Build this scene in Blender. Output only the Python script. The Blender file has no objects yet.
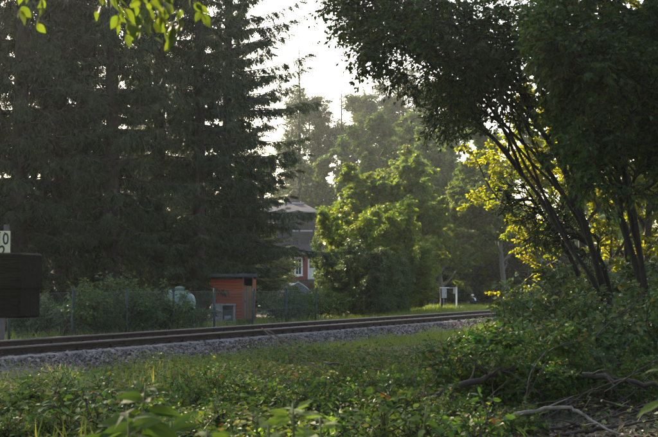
import bpy, math, random
import numpy as np
from mathutils import Vector, Matrix
R = math.radians
scene = bpy.context.scene
col = scene.collection

# ------------------------------------------------------------------ camera
CAMZ, F, UC, VH = 1.62, 1300.0, 329.0, 285.0       # photo pixels: focal length, centre column, horizon row
cam_d = bpy.data.cameras.new('camera')
cam_d.sensor_width = 24.0
cam_d.lens = F / 658.0 * 24.0
cam_d.clip_start, cam_d.clip_end = 0.1, 2500
cam_d.dof.use_dof = True
cam_d.dof.focus_distance = 42.0
cam_d.dof.aperture_fstop = 4.5
cam = bpy.data.objects.new('camera', cam_d)
cam.location = (0, 0, CAMZ)
cam.rotation_euler = (R(90) + math.atan((VH - 218.5) / F), 0, 0)
col.objects.link(cam)
scene.camera = cam

# ------------------------------------------------------------------ sky, sun, exposure
SUN_EL, SUN_AZ = R(26.0), R(-31.0)                   # azimuth from +Y towards +X
world = bpy.data.worlds.new('World'); scene.world = world; world.use_nodes = True
wn = world.node_tree
bg = wn.nodes['Background']
sky = wn.nodes.new('ShaderNodeTexSky'); sky.sky_type = 'NISHITA'; sky.sun_disc = False
sky.sun_elevation = SUN_EL; sky.sun_rotation = SUN_AZ
sky.dust_density = 3.0; sky.air_density = 1.0; sky.ozone_density = 1.0; sky.altitude = 100
wn.links.new(sky.outputs[0], bg.inputs[0]); bg.inputs[1].default_value = 0.15
sun_d = bpy.data.lights.new('sun', 'SUN'); sun_d.energy = 5.0; sun_d.angle = R(0.5); sun_d.color = (1.0, 0.86, 0.66)
sun = bpy.data.objects.new('sun', sun_d)
sdir = Vector((math.sin(SUN_AZ)*math.cos(SUN_EL), math.cos(SUN_AZ)*math.cos(SUN_EL), math.sin(SUN_EL)))
sun.rotation_euler = sdir.to_track_quat('Z', 'Y').to_euler(); sun.location = sdir*200
col.objects.link(sun)
vs = scene.view_settings
vs.view_transform = 'Standard'; vs.look = 'None'; vs.exposure = 1.95; vs.gamma = 1.0; vs.use_white_balance = True; vs.white_balance_temperature = 7150; vs.use_curve_mapping = False
scene.render.engine = 'CYCLES'
cy = scene.cycles
cy.use_denoising = True
cy.max_bounces = 7; cy.diffuse_bounces = 3; cy.glossy_bounces = 2; cy.transmission_bounces = 4
cy.transparent_max_bounces = 4; cy.volume_bounces = 1; cy.sample_clamp_indirect = 6.0
cy.caustics_reflective = cy.caustics_refractive = False
HAZE = 0.00026

def at(u, v, d):
    """photo pixel and distance along the view -> point"""
    return np.array([(u-UC)/F*d, d, CAMZ + (VH-v)/F*d])

# ------------------------------------------------------------------ mesh helpers
class MB:
    def __init__(s): s.v = []; s.f = {}; s.n = 0; s.m = {}
    def add(s, v, f, mi=0):
        v = np.asarray(v, float).reshape(-1, 3); f = np.asarray(f, int)
        s.v.append(v); s.f.setdefault((f.shape[1], mi), []).append(f + s.n); s.n += len(v)
    def mesh(s, name, mats, smooth=False):
        me = bpy.data.meshes.new(name)
        V = np.concatenate(s.v) if s.v else np.zeros((0, 3))
        me.vertices.add(len(V)); me.vertices.foreach_set('co', V.astype(np.float32).ravel())
        loops, tot, mi = [], [], []
        for (k, m), fl in s.f.items():
            fa = np.concatenate(fl); loops.append(fa.ravel()); tot.append(np.full(len(fa), k)); mi.append(np.full(len(fa), m))
        loops = np.concatenate(loops); tot = np.concatenate(tot); mi = np.concatenate(mi)
        start = np.concatenate([[0], np.cumsum(tot)[:-1]])
        me.loops.add(len(loops)); me.loops.foreach_set('vertex_index', loops.astype(np.int32))
        me.polygons.add(len(tot)); me.polygons.foreach_set('loop_start', start.astype(np.int32))
        me.polygons.foreach_set('material_index', mi.astype(np.int32))
        me.polygons.foreach_set('use_smooth', np.full(len(tot), smooth, bool))
        for m in (mats if isinstance(mats, (list, tuple)) else [mats]): me.materials.append(m)
        me.update(calc_edges=True)
        return me
    def build(s, name, mats, parent=None, smooth=False, **props):
        o = bpy.data.objects.new(name, s.mesh(name, mats, smooth))
        return link(o, parent, **props)
    def box(s, lo, hi, mi=0, bev=0.0):
        x0, y0, z0 = lo; x1, y1, z1 = hi
        if bev <= 0:
            v = [(x, y, z) for z in (z0, z1) for y in (y0, y1) for x in (x0, x1)]
            s.add(v, [(0, 2, 3, 1), (4, 5, 7, 6), (0, 1, 5, 4), (2, 6, 7, 3), (0, 4, 6, 2), (1, 3, 7, 5)], mi); return
        b = bev
        v = []; idx = {}
        for i, x in enumerate((x0, x1)):
            for j, y in enumerate((y0, y1)):
                for k, z in enumerate((z0, z1)):
                    sx, sy, sz = (1-2*i)*b, (1-2*j)*b, (1-2*k)*b
                    for a, p in enumerate(((x, y+sy, z+sz), (x+sx, y, z+sz), (x+sx, y+sy, z))):
                        idx[(i, j, k, a)] = len(v); v.append(p)
        q = []; t = []
        for i in (0, 1):
            q.append([idx[(i, j, k, 0)] for j, k in ((0, 0), (1, 0), (1, 1), (0, 1))])
            q.append([idx[(j, i, k, 1)] for j, k in ((0, 0), (1, 0), (1, 1), (0, 1))])
            q.append([idx[(j, k, i, 2)] for j, k in ((0, 0), (1, 0), (1, 1), (0, 1))])
            for j in (0, 1):
                q.append([idx[(i, j, 0, 0)], idx[(i, j, 0, 1)], idx[(i, j, 1, 1)], idx[(i, j, 1, 0)]])
                q.append([idx[(i, 0, j, 0)], idx[(i, 0, j, 2)], idx[(i, 1, j, 2)], idx[(i, 1, j, 0)]])
                q.append([idx[(0, i, j, 1)], idx[(0, i, j, 2)], idx[(1, i, j, 2)], idx[(1, i, j, 1)]])
                for k in (0, 1): t.append([idx[(i, j, k, a)] for a in range(3)])
        n0 = s.n; s.add(v, q, mi); s.f.setdefault((3, mi), []).append(np.array(t) + n0)
    def tube(s, pts, rad, k=6, mi=0, cap=True, rng=None, rough=0.0):
        P = np.asarray(pts, float); n = len(P); rad = np.broadcast_to(np.asarray(rad, float), (n,))
        T = np.gradient(P, axis=0); T /= np.linalg.norm(T, axis=1, keepdims=True) + 1e-9
        ref = np.array([0.0, 0, 1]) if abs(T[:, 2]).mean() < 0.8 else np.array([0, 1.0, 0])
        A = np.cross(T, ref); A /= np.linalg.norm(A, axis=1, keepdims=True) + 1e-9
        B = np.cross(T, A)
        a = np.arange(k)*2*math.pi/k
        rr = rad[:, None]*np.ones(k)
        if rng is not None: rr = rr*(1 + rough*rng.uniform(-1, 1, (n, k)))
        V = P[:, None, :] + rr[..., None]*(np.cos(a)[None, :, None]*A[:, None, :] + np.sin(a)[None, :, None]*B[:, None, :])
        i = np.arange(n-1)[:, None]*k + np.arange(k)[None, :]; j = np.arange(n-1)[:, None]*k + (np.arange(k)+1)[None, :] % k
        q = np.stack([i, j, j+k, i+k], -1).reshape(-1, 4)
        n0 = s.n; s.add(V.reshape(-1, 3), q, mi)
        if cap and k >= 3:
            s.f.setdefault((k, mi), []).append(np.array([list(range(k))[::-1], [(n-1)*k+x for x in range(k)]]) + n0)
    def place(s, tv, tf, pos, X, Y, Z, sc, mi=0):
        tv = np.asarray(tv, float); tf = np.asarray(tf, int); N = len(pos)
        if N == 0: return
        sc = np.broadcast_to(np.asarray(sc, float), (N,))
        V = pos[:, None, :] + sc[:, None, None]*(tv[None, :, 0:1]*X[:, None, :] + tv[None, :, 1:2]*Y[:, None, :] + tv[None, :, 2:3]*Z[:, None, :])
        f = tf[None] + (np.arange(N)*len(tv))[:, None, None]
        s.add(V.reshape(-1, 3), f.reshape(-1, tf.shape[1]), mi)
    def lathe(s, prof, k=16, mi=0, c=(0, 0)):
        prof = np.asarray(prof, float); n = len(prof); a = np.arange(k)*2*math.pi/k
        V = np.stack([c[0] + prof[:, 0:1]*np.cos(a), c[1] + prof[:, 0:1]*np.sin(a), np.repeat(prof[:, 1:2], k, 1)], -1)
        i = np.arange(n-1)[:, None]*k + np.arange(k)[None, :]; j = np.arange(n-1)[:, None]*k + (np.arange(k)+1)[None, :] % k
        s.add(V.reshape(-1, 3), np.stack([i, j, j+k, i+k], -1).reshape(-1, 4), mi)

def link(o, parent=None, **props):
    col.objects.link(o)
    if parent is not None: o.parent = parent
    for k, v in props.items(): o[k] = v
    return o
def thing(name, label, cat, loc=(0, 0, 0), rz=0, group=None):
    o = bpy.data.objects.new(name, None); o.empty_display_size = 0.3
    o.location = loc; o.rotation_euler = (0, 0, rz); link(o, None, label=label, category=cat)
    if group: o['group'] = group
    return o
def dup(root, loc, rz=0, sc=1.0, label=None, group=None, mats=None):
    def cp(o, parent):
        c = o.copy(); col.objects.link(c); c.parent = parent
        for ch in list(o.children): cp(ch, c)
        return c
    kids = list(root.children)
    r = root.copy(); col.objects.link(r)
    for ch in kids: cp(ch, r)
    r.location = loc; r.rotation_euler = (0, 0, rz); r.scale = (sc, sc, sc) if np.isscalar(sc) else sc
    if label: r['label'] = label
    if group: r['group'] = group
    elif 'group' in r and group == '': del r['group']
    return r
def unit(a): return a/(np.linalg.norm(a, axis=-1, keepdims=True) + 1e-9)
def basis(d, up=None, rng=None, roll=None):
    """X along d, Z about up (noisy), Y across"""
    X = unit(np.asarray(d, float)); N = len(X)
    U = np.tile([0, 0, 1.0], (N, 1)) if up is None else up
    Y = unit(np.cross(U, X)); Z = np.cross(X, Y)
    if roll is not None:
        c, s_ = np.cos(roll)[:, None], np.sin(roll)[:, None]
        Y, Z = c*Y + s_*Z, c*Z - s_*Y
    return X, Y, Z

# ------------------------------------------------------------------ materials
def newmat(name):
    m = bpy.data.materials.new(name); m.use_nodes = True; nt = m.node_tree
    for n in list(nt.nodes): nt.nodes.remove(n)
    out = nt.nodes.new('ShaderNodeOutputMaterial'); p = nt.nodes.new('ShaderNodeBsdfPrincipled')
    nt.links.new(p.outputs[0], out.inputs[0])
    return m, nt, p, out
def ramp(nt, fac, stops):
    r = nt.nodes.new('ShaderNodeValToRGB'); e = r.color_ramp.elements
    while len(e) < len(stops): e.new(0.5)
    for el, (p, c) in zip(e, stops): el.position = p; el.color = (*c, 1)
    nt.links.new(fac, r.inputs[0]); return r.outputs[0]
def leafmat(name, stops, trans=0.4, rough=0.5, spec=0.25, tmul=(1.5, 1.5, 0.6)):
    m, nt, p, out = newmat(name)
    g = nt.nodes.new('ShaderNodeNewGeometry')
    c = ramp(nt, g.outputs['Random Per Island'], stops)
    oi = nt.nodes.new('ShaderNodeObjectInfo')
    hs = nt.nodes.new('ShaderNodeHueSaturation'); nt.links.new(c, hs.inputs['Color'])
    mr = nt.nodes.new('ShaderNodeMapRange'); nt.links.new(oi.outputs['Random'], mr.inputs[0]); mr.inputs[3].default_value = 0.8; mr.inputs[4].default_value = 1.2
    nt.links.new(mr.outputs[0], hs.inputs['Value'])
    tc = nt.nodes.new('ShaderNodeTexCoord'); no = nt.nodes.new('ShaderNodeTexNoise'); no.inputs['Scale'].default_value = 0.9
    nt.links.new(tc.outputs['Object'], no.inputs['Vector'])
    m2 = nt.nodes.new('ShaderNodeMapRange'); nt.links.new(no.outputs[0], m2.inputs[0])
    m2.inputs[1].default_value = 0.3; m2.inputs[2].default_value = 0.7; m2.inputs[3].default_value = 0.47; m2.inputs[4].default_value = 0.53
    nt.links.new(m2.outputs[0], hs.inputs['Hue'])
    nt.links.new(hs.outputs[0], p.inputs['Base Color'])
    p.inputs['Roughness'].default_value = rough; p.inputs['Specular IOR Level'].default_value = spec
    if trans > 0:
        t = nt.nodes.new('ShaderNodeBsdfTranslucent')
        mu = nt.nodes.new('ShaderNodeMix'); mu.data_type = 'RGBA'; mu.blend_type = 'MULTIPLY'; mu.inputs[0].default_value = 1
        nt.links.new(hs.outputs[0], mu.inputs[6]); mu.inputs[7].default_value = (*tmul, 1)
        nt.links.new(mu.outputs[2], t.inputs[0])
        mx = nt.nodes.new('ShaderNodeMixShader'); mx.inputs[0].default_value = trans
        nt.links.new(p.outputs[0], mx.inputs[1]); nt.links.new(t.outputs[0], mx.inputs[2]); nt.links.new(mx.outputs[0], out.inputs[0])
    return m
def surf(name, c0, c1, scale=4.0, rough=0.8, bump=0.3, bscale=None, stretch=(1, 1, 1), c2=None, spec=0.3, island=False, metallic=0.0):
    m, nt, p, out = newmat(name)
    tc = nt.nodes.new('ShaderNodeTexCoord'); mp = nt.nodes.new('ShaderNodeMapping'); mp.inputs['Scale'].default_value = stretch
    nt.links.new(tc.outputs['Object'], mp.inputs[0])
    no = nt.nodes.new('ShaderNodeTexNoise'); no.inputs['Scale'].default_value = scale; no.inputs['Detail'].default_value = 6; no.inputs['Roughness'].default_value = 0.65
    nt.links.new(mp.outputs[0], no.inputs['Vector'])
    fac = no.outputs[0]
    if island:
        g = nt.nodes.new('ShaderNodeNewGeometry'); mx = nt.nodes.new('ShaderNodeMix'); mx.inputs[0].default_value = 0.7
        nt.links.new(fac, mx.inputs[2]); nt.links.new(g.outputs['Random Per Island'], mx.inputs[3]); fac = mx.outputs[0]
    stops = [(0.3, c0), (0.7, c1)] if c2 is None else [(0.25, c0), (0.5, c1), (0.78, c2)]
    nt.links.new(ramp(nt, fac, stops), p.inputs['Base Color'])
    p.inputs['Roughness'].default_value = rough; p.inputs['Specular IOR Level'].default_value = spec; p.inputs['Metallic'].default_value = metallic
    if bump:
        n2 = nt.nodes.new('ShaderNodeTexNoise'); n2.inputs['Scale'].default_value = bscale or scale*3; n2.inputs['Detail'].default_value = 5
        nt.links.new(mp.outputs[0], n2.inputs['Vector'])
        b = nt.nodes.new('ShaderNodeBump'); b.inputs['Strength'].default_value = bump; b.inputs['Distance'].default_value = 0.03
        nt.links.new(n2.outputs[0], b.inputs['Height']); nt.links.new(b.outputs[0], p.inputs['Normal'])
    return m
M = {}
M['spruce'] = leafmat('spruce_needles', [(0, (.011, .029, .014)), (.55, (.025, .052, .021)), (1, (.072, .092, .03))], trans=.18, rough=.6, spec=.2)
M['canopy'] = leafmat('canopy_leaves', [(0, (.017, .042, .012)), (.6, (.03, .066, .017)), (.93, (.05, .085, .02)), (1, (.12, .10, .02))], trans=.42)
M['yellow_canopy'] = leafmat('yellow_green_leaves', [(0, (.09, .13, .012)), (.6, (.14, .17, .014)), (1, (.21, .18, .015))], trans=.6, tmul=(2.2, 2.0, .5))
M['willow'] = leafmat('willow_leaves', [(0, (.065, .125, .020)), (.5, (.12, .18, .028)), (1, (.21, .215, .035))], trans=.42)
M['far_leaf'] = leafmat('far_leaves', [(0, (.05, .105, .028)), (.6, (.085, .145, .034)), (1, (.14, .155, .036))], trans=.35)
M['pine'] = leafmat('pine_needles', [(0, (.05, .085, .035)), (.6, (.085, .12, .042)), (1, (.13, .13, .05))], trans=.2)
M['hedge'] = leafmat('hedge_leaves', [(0, (.034, .075, .028)), (.6, (.07, .12, .045)), (.92, (.12, .16, .05)), (1, (.22, .19, .03))], trans=.35, rough=.42, spec=.45)
M['bramble'] = leafmat('bramble_leaves', [(0, (.026, .065, .018)), (.55, (.05, .115, .024)), (.88, (.085, .145, .028)), (.95, (.17, .16, .025)), (1, (.16, .08, .03))], trans=.35, rough=.55, spec=.2)
M['ivy'] = leafmat('ground_leaves', [(0, (.028, .052, .018)), (.3, (.055, .095, .026)), (.62, (.10, .145, .036)), (.8, (.17, .18, .04)), (.86, (.20, .20, .12)), (.93, (.14, .085, .035)), (1, (.08, .045, .025))], trans=.3, rough=.6, spec=.14)
M['litter'] = leafmat('leaf_litter', [(0, (.018, .012, .008)), (.5, (.04, .025, .015)), (.9, (.07, .046, .026)), (1, (.13, .11, .08))], trans=.1)
M['grass'] = leafmat('grass_blades', [(0, (.075, .125, .022)), (.6, (.125, .18, .03)), (.9, (.20, .22, .055)), (1, (.30, .25, .11))], trans=.35)
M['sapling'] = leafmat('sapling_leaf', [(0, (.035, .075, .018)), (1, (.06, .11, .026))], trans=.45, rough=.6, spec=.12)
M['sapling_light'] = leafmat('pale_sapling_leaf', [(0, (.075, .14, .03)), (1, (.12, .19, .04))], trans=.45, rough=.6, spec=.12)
M['overhang'] = leafmat('overhanging_leaf', [(0, (.045, .085, .014)), (.7, (.07, .11, .017)), (1, (.13, .125, .02))], trans=.45, tmul=(1.6, 1.5, .5))
M['bark_dark'] = surf('dark_bark', (.022, .018, .014), (.06, .05, .038), 7, .9, .6, stretch=(3, 3, .6))
M['bark_spruce'] = surf('spruce_bark', (.02, .017, .014), (.06, .052, .042), 9, .9, .5, stretch=(2, 2, .7))
M['bark_black'] = surf('blackish_bark', (.010, .009, .007), (.032, .027, .02), 9, .95, .8, stretch=(3, 3, .5))
M['bark_grey'] = surf('grey_bark', (.07, .062, .052), (.16, .145, .12), 8, .9, .4, stretch=(2, 2, .8))
M['deadwood'] = surf('dead_wood', (.022, .018, .014), (.055, .045, .036), 14, .85, .5, stretch=(1, 1, .3))
M['deadwood_pale'] = surf('pale_dead_wood', (.12, .10, .085), (.26, .225, .19), 14, .8, .4)
M['stem'] = surf('plant_stem', (.05, .06, .025), (.09, .10, .04), 10, .6, 0)
M['rail'] = surf('rusty_rail_steel', (.014, .009, .007), (.042, .025, .018), 6, .85, .25, c2=(.024, .015, .011), spec=.15, metallic=.0)
M['railhead'] = surf('worn_rail_head', (.075, .056, .05), (.13, .10, .09), 10, .5, .1, metallic=.2)
M['sleeper'] = surf('weathered_sleeper', (.11, .097, .088), (.25, .222, .206), 6, .9, .4)
M['stone'] = surf('ballast_stone', (.034, .026, .023), (.105, .084, .075), 5, .9, .3, c2=(.25, .21, .19), island=True)
M['board'] = surf('sign_board_paint', (.50, .46, .27), (.62, .57, .35), 5, .6, .1)
M['black'] = surf('black_paint', (.015, .015, .016), (.03, .03, .032), 8, .6, 0)
M['post'] = surf('concrete_post', (.07, .062, .052), (.14, .125, .108), 7, .9, .3)
M['oldtimber'] = surf('old_timber', (.009, .008, .006), (.022, .020, .014), 5, .9, .6, stretch=(.5, 6, 6))
M['endgrain'] = surf('dark_end_grain', (.008, .008, .008), (.02, .018, .017), 20, .95, .5)  # near-black beam ends, more neutral than the beam sides
M['green_post'] = surf('green_fence_post', (.014, .03, .026), (.03, .05, .042), 9, .5, 0)
M['wire'] = surf('fence_wire', (.05, .06, .055), (.09, .10, .09), 9, .5, 0)
M['red_wood'] = surf('red_stained_plank', (.23, .045, .022), (.36, .085, .04), 3, .75, .3, stretch=(.6, 6, 6))
M['brown_wood'] = surf('brown_door_board', (.15, .085, .05), (.27, .165, .10), 4, .8, .3, stretch=(6, 6, .6))
M['dark_int'] = surf('dark_interior', (.012, .01, .01), (.03, .022, .02), 4, .9, 0)
M['shedroof'] = surf('roofing_felt', (.04, .045, .045), (.085, .09, .088), 5, .9, .3)
M['house_red'] = surf('red_house_wall', (.16, .026, .028), (.24, .045, .045), 2, .8, .2)
M['house_base'] = surf('house_base', (.11, .06, .055), (.18, .10, .09), 2, .9, .2)
M['white'] = surf('white_paint', (.62, .62, .60), (.78, .78, .76), 4, .6, .05)
M['slate_wall'] = surf('slate_cladding', (.02, .025, .036), (.045, .052, .068), 6, .7, .3)
M['roof'] = surf('grey_roof_tile', (.03, .033, .04), (.065, .068, .078), 6, .9, .4, stretch=(1, 3, 1), spec=.05)
M['fascia'] = surf('grey_fascia', (.28, .28, .28), (.4, .4, .4), 5, .7, .1)
M['dark_rail'] = surf('dark_parapet', (.012, .012, .013), (.03, .028, .028), 5, .8, .1)
M['tank'] = surf('pale_green_plastic', (.11, .17, .14), (.18, .245, .205), 4, .4, .05)
M['tarp'] = surf('grey_tarpaulin', (.15, .165, .19), (.27, .285, .31), 4, .5, .3, bscale=6)
M['tarp_light'] = surf('pale_tarpaulin_ridge', (.45, .47, .5), (.6, .62, .64), 4, .5, .2)
M['concrete'] = surf('weathered_concrete', (.12, .12, .115), (.24, .24, .23), 5, .9, .3)
M['boxgrey'] = surf('grey_cabinet', (.34, .34, .34), (.45, .45, .44), 3, .6, .05)
M['ceramic'] = surf('pale_rock', (.35, .29, .21), (.5, .42, .32), 9, .9, .5)
def glass(name):
    m, nt, p, out = newmat(name)
    p.inputs['Base Color'].default_value = (.03, .035, .04, 1); p.inputs['Roughness'].default_value = .08; p.inputs['Specular IOR Level'].default_value = .6
    return m
M['glass'] = glass('window_glass')
M['skin'] = surf('skin', (.42, .24, .17), (.52, .31, .23), 9, .6, 0)
M['navy'] = surf('navy_cloth', (.015, .018, .035), (.03, .035, .06), 9, .9, .2)
M['whitecloth'] = surf('white_cloth', (.72, .72, .72), (.82, .82, .82), 9, .9, .1)

def groundmat():
    m, nt, p, out = newmat('forest_ground')
    tc = nt.nodes.new('ShaderNodeTexCoord')
    n1 = nt.nodes.new('ShaderNodeTexNoise'); n1.inputs['Scale'].default_value = 0.35; n1.inputs['Detail'].default_value = 5
    n2 = nt.nodes.new('ShaderNodeTexNoise'); n2.inputs['Scale'].default_value = 9; n2.inputs['Detail'].default_value = 6
    for n in (n1, n2): nt.links.new(tc.outputs['Object'], n.inputs['Vector'])
    a = ramp(nt, n2.outputs[0], [(.3, (.014, .010, .007)), (.7, (.045, .032, .021))])
    b = ramp(nt, n2.outputs[0], [(.3, (.03, .036, .014)), (.7, (.085, .095, .035))])
    mx = nt.nodes.new('ShaderNodeMix'); mx.data_type = 'RGBA'
    f = ramp(nt, n1.outputs[0], [(.42, (0, 0, 0)), (.58, (1, 1, 1))])
    nt.links.new(f, mx.inputs[0]); nt.links.new(a, mx.inputs[6]); nt.links.new(b, mx.inputs[7])
    nt.links.new(mx.outputs[2], p.inputs['Base Color']); p.inputs['Roughness'].default_value = .95
    bp = nt.nodes.new('ShaderNodeBump'); bp.inputs['Strength'].default_value = .7; bp.inputs['Distance'].default_value = .06
    nt.links.new(n2.outputs[0], bp.inputs['Height']); nt.links.new(bp.outputs[0], p.inputs['Normal'])
    return m
M['ground'] = groundmat()
M['bed'] = surf('ballast_bed', (.03, .026, .025), (.10, .086, .083), 14, .95, .9, c2=(.18, .16, .155))

# ------------------------------------------------------------------ terrain and railway frame (p across, q along)
A0 = np.array([-6.10, 24.1]); TD = np.array([math.sin(R(23.5)), math.cos(R(23.5))]); TN = np.array([-TD[1], TD[0]])
def xy(p, q): return A0 + np.multiply.outer(p, TN) + np.multiply.outer(q, TD) if np.ndim(p) else A0 + p*TN + q*TD
def pq(x, y):
    dx, dy = np.asarray(x)-A0[0], np.asarray(y)-A0[1]
    return dx*TN[0]+dy*TN[1], dx*TD[0]+dy*TD[1]
_r = np.random.default_rng(5); _ph = _r.uniform(0, 6.28, (6, 2)); _fr = np.array([.13, .21, .37, .6, .9, 1.4])
def wob(x, y):
    z = 0
    for k in range(6): z = z + np.sin(x*_fr[k] + _ph[k, 0] + .5*np.sin(y*_fr[k]*.7))*np.sin(y*_fr[k]*1.1 + _ph[k, 1])/(1+k)
    return z*.05
def gz(x, y):
    p, q = pq(x, y)
    bed = np.interp(p, [-2.0, -1.55, -.55, 2.05, 3.0, 5.5], [0, 0, .24, .24, .20, .24])
    k = np.clip(np.maximum(-1.7-p, p-2.6)/1.5, 0, 1)
    far = np.clip((np.asarray(y)-62)/25, 0, 1)*np.clip((p-4)/4, 0, 1)*.10
    return bed + k*wob(np.asarray(x), np.asarray(y)) - far*0
def grid_lines(*segs):
    return np.unique(np.concatenate([np.arange(a, b, s) for a, b, s in segs]))
pl = grid_lines((-420, -40, 20), (-40, -22, 2), (-22, -2.2, .5), (-2.2, 3.2, .15), (3.2, 12, .6), (12, 60, 4), (60, 430, 20))
ql = grid_lines((-430, -40, 20), (-40, -20, 2), (-20, 50, .6), (50, 110, 3), (110, 430, 20))
Pg, Qg = np.meshgrid(pl, ql, indexing='ij')
GX = A0[0] + Pg*TN[0] + Qg*TD[0]; GY = A0[1] + Pg*TN[1] + Qg*TD[1]
mb = MB(); nq = len(ql)
i = np.arange(len(pl)-1)[:, None]*nq + np.arange(nq-1)[None]
mb.add(np.stack([GX, GY, gz(GX, GY)], -1), np.stack([i, i+nq, i+nq+1, i+1], -1).reshape(-1, 4))
mb.build('ground', M['ground'], smooth=True, kind='structure')
# ballast bed sheet, a real layer over the ground
pb = np.array([-1.62, -1.3, -1.0, -.75, -.55, -.3, .3, 1.2, 1.8, 2.05, 2.3, 2.6]); zb = np.array([-.03, .08, .16, .225, .262, .268, .268, .268, .268, .262, .24, .12])
qb = np.arange(-30, 130, .5); rb = np.random.default_rng(3)
Pb, Qb = np.meshgrid(pb, qb, indexing='ij')
Pj = Pb + (np.abs(Pb-.75) > 1.4)*rb.uniform(-.09, .09, Pb.shape)
V = np.stack([A0[0]+Pj*TN[0]+Qb*TD[0], A0[1]+Pj*TN[1]+Qb*TD[1], zb[:, None] + rb.uniform(-.012, .012, Pb.shape)], -1)
mb = MB(); n = len(qb); i = np.arange(len(pb)-1)[:, None]*n + np.arange(n-1)[None]
mb.add(V, np.stack([i, i+n, i+n+1, i+1], -1).reshape(-1, 4)); mb.build('ballast_bed', M['bed'], smooth=True, kind='structure')

# ------------------------------------------------------------------ railway track
def track():
    t = thing('railway_track', 'rusty single railway track running diagonally on grey ballast', 'railway track', (*xy(.75, 0), .27), -R(23.5))
    # local: x towards the camera-right side (-p), y along q
    def rail(px_, cant):
        prof = np.array([(-.0625, 0), (-.0625, .012), (-.012, .03), (-.009, .105), (-.034, .116), (-.034, .142), (-.022, .152), (.022, .152), (.034, .142), (.034, .116), (.009, .105), (.012, .03), (.0625, .012), (.0625, 0)])
        ys = np.arange(-30, 125, 2.5); k = len(prof); mbr = MB()
        V = np.stack([np.repeat(prof[None, :, 0], len(ys), 0) + px_, np.repeat(ys[:, None], k, 1), np.repeat(prof[None, :, 1], len(ys), 0) + .046 + cant], -1)
        i = np.arange(len(ys)-1)[:, None]*k + np.arange(k)[None]; j = np.arange(len(ys)-1)[:, None]*k + (np.arange(k)+1)[None] % k
        fc = np.stack([i, i+k, j+k, j], -1); top = np.zeros(k, bool); top[5:9] = True
        base = mbr.n; mbr.add(V.reshape(-1, 3), fc[:, ~top].reshape(-1, 4), 0); mbr.f.setdefault((4, 1), []).append(fc[:, top].reshape(-1, 4) + base)
        return mbr.build('rail', [M['rail'], M['railhead']], t)
    rail(.75, 0); rail(-.75, .03)
    rg = np.random.default_rng(9)
    sm = MB(); sm.box((-1.3, -.13, -.15), (1.3, .13, .04), bev=.02); sme = sm.mesh('sleeper', M['sleeper'])
    fm = MB()
    fm.box((-.17, -.075, .0), (.17, .075, .018), bev=.004)
    for sx in (-1, 1):
        fm.box((sx*.10-.035, -.04, .016), (sx*.10+.035, .04, .05), bev=.008)
        fm.tube([(sx*.105, 0, .045), (sx*.105, 0, .085)], .016, 6); fm.tube([(sx*.105, 0, .058), (sx*.105, 0, .076)], .028, 6)
    fme = fm.mesh('fastening', M['rail'])
    for k in range(-14, 150):
        s = bpy.data.objects.new('sleeper', sme); link(s, t); s.location = (rg.uniform(-.03, .03), k*.6+rg.uniform(-.02, .02), 0); s.rotation_euler = (0, R(-.7*0), rg.uniform(-.01, .01))
        for px_ in (.75, -.75):
            f = bpy.data.objects.new('fastening', fme); link(f, s); f.location = (px_-s.location.x, 0, .036 + (.0 if px_ > 0 else .02))
track()

def ico():
    ph = (1+5**.5)/2
    v = np.array([(-1, ph, 0), (1, ph, 0), (-1, -ph, 0), (1, -ph, 0), (0, -1, ph), (0, 1, ph), (0, -1, -ph), (0, 1, -ph), (ph, 0, -1), (ph, 0, 1), (-ph, 0, -1), (-ph, 0, 1)], float)
    f = np.array([(0, 11, 5), (0, 5, 1), (0, 1, 7), (0, 7, 10), (0, 10, 11), (1, 5, 9), (5, 11, 4), (11, 10, 2), (10, 7, 6), (7, 1, 8), (3, 9, 4), (3, 4, 2), (3, 2, 6), (3, 6, 8), (3, 8, 9), (4, 9, 5), (2, 4, 11), (6, 2, 10), (8, 6, 7), (9, 8, 1)])
    return v/np.linalg.norm(v[0]), f
ICV, ICF = ico()
def rndrot(rng, N):
    q = unit(rng.normal(size=(N, 4))); w, x, y, z = q.T
    return (np.stack([1-2*(y*y+z*z), 2*(x*y+z*w), 2*(x*z-y*w)], -1), np.stack([2*(x*y-z*w), 1-2*(x*x+z*z), 2*(y*z+x*w)], -1), np.stack([2*(x*z+y*w), 2*(y*z-x*w), 1-2*(x*x+y*y)], -1))
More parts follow.
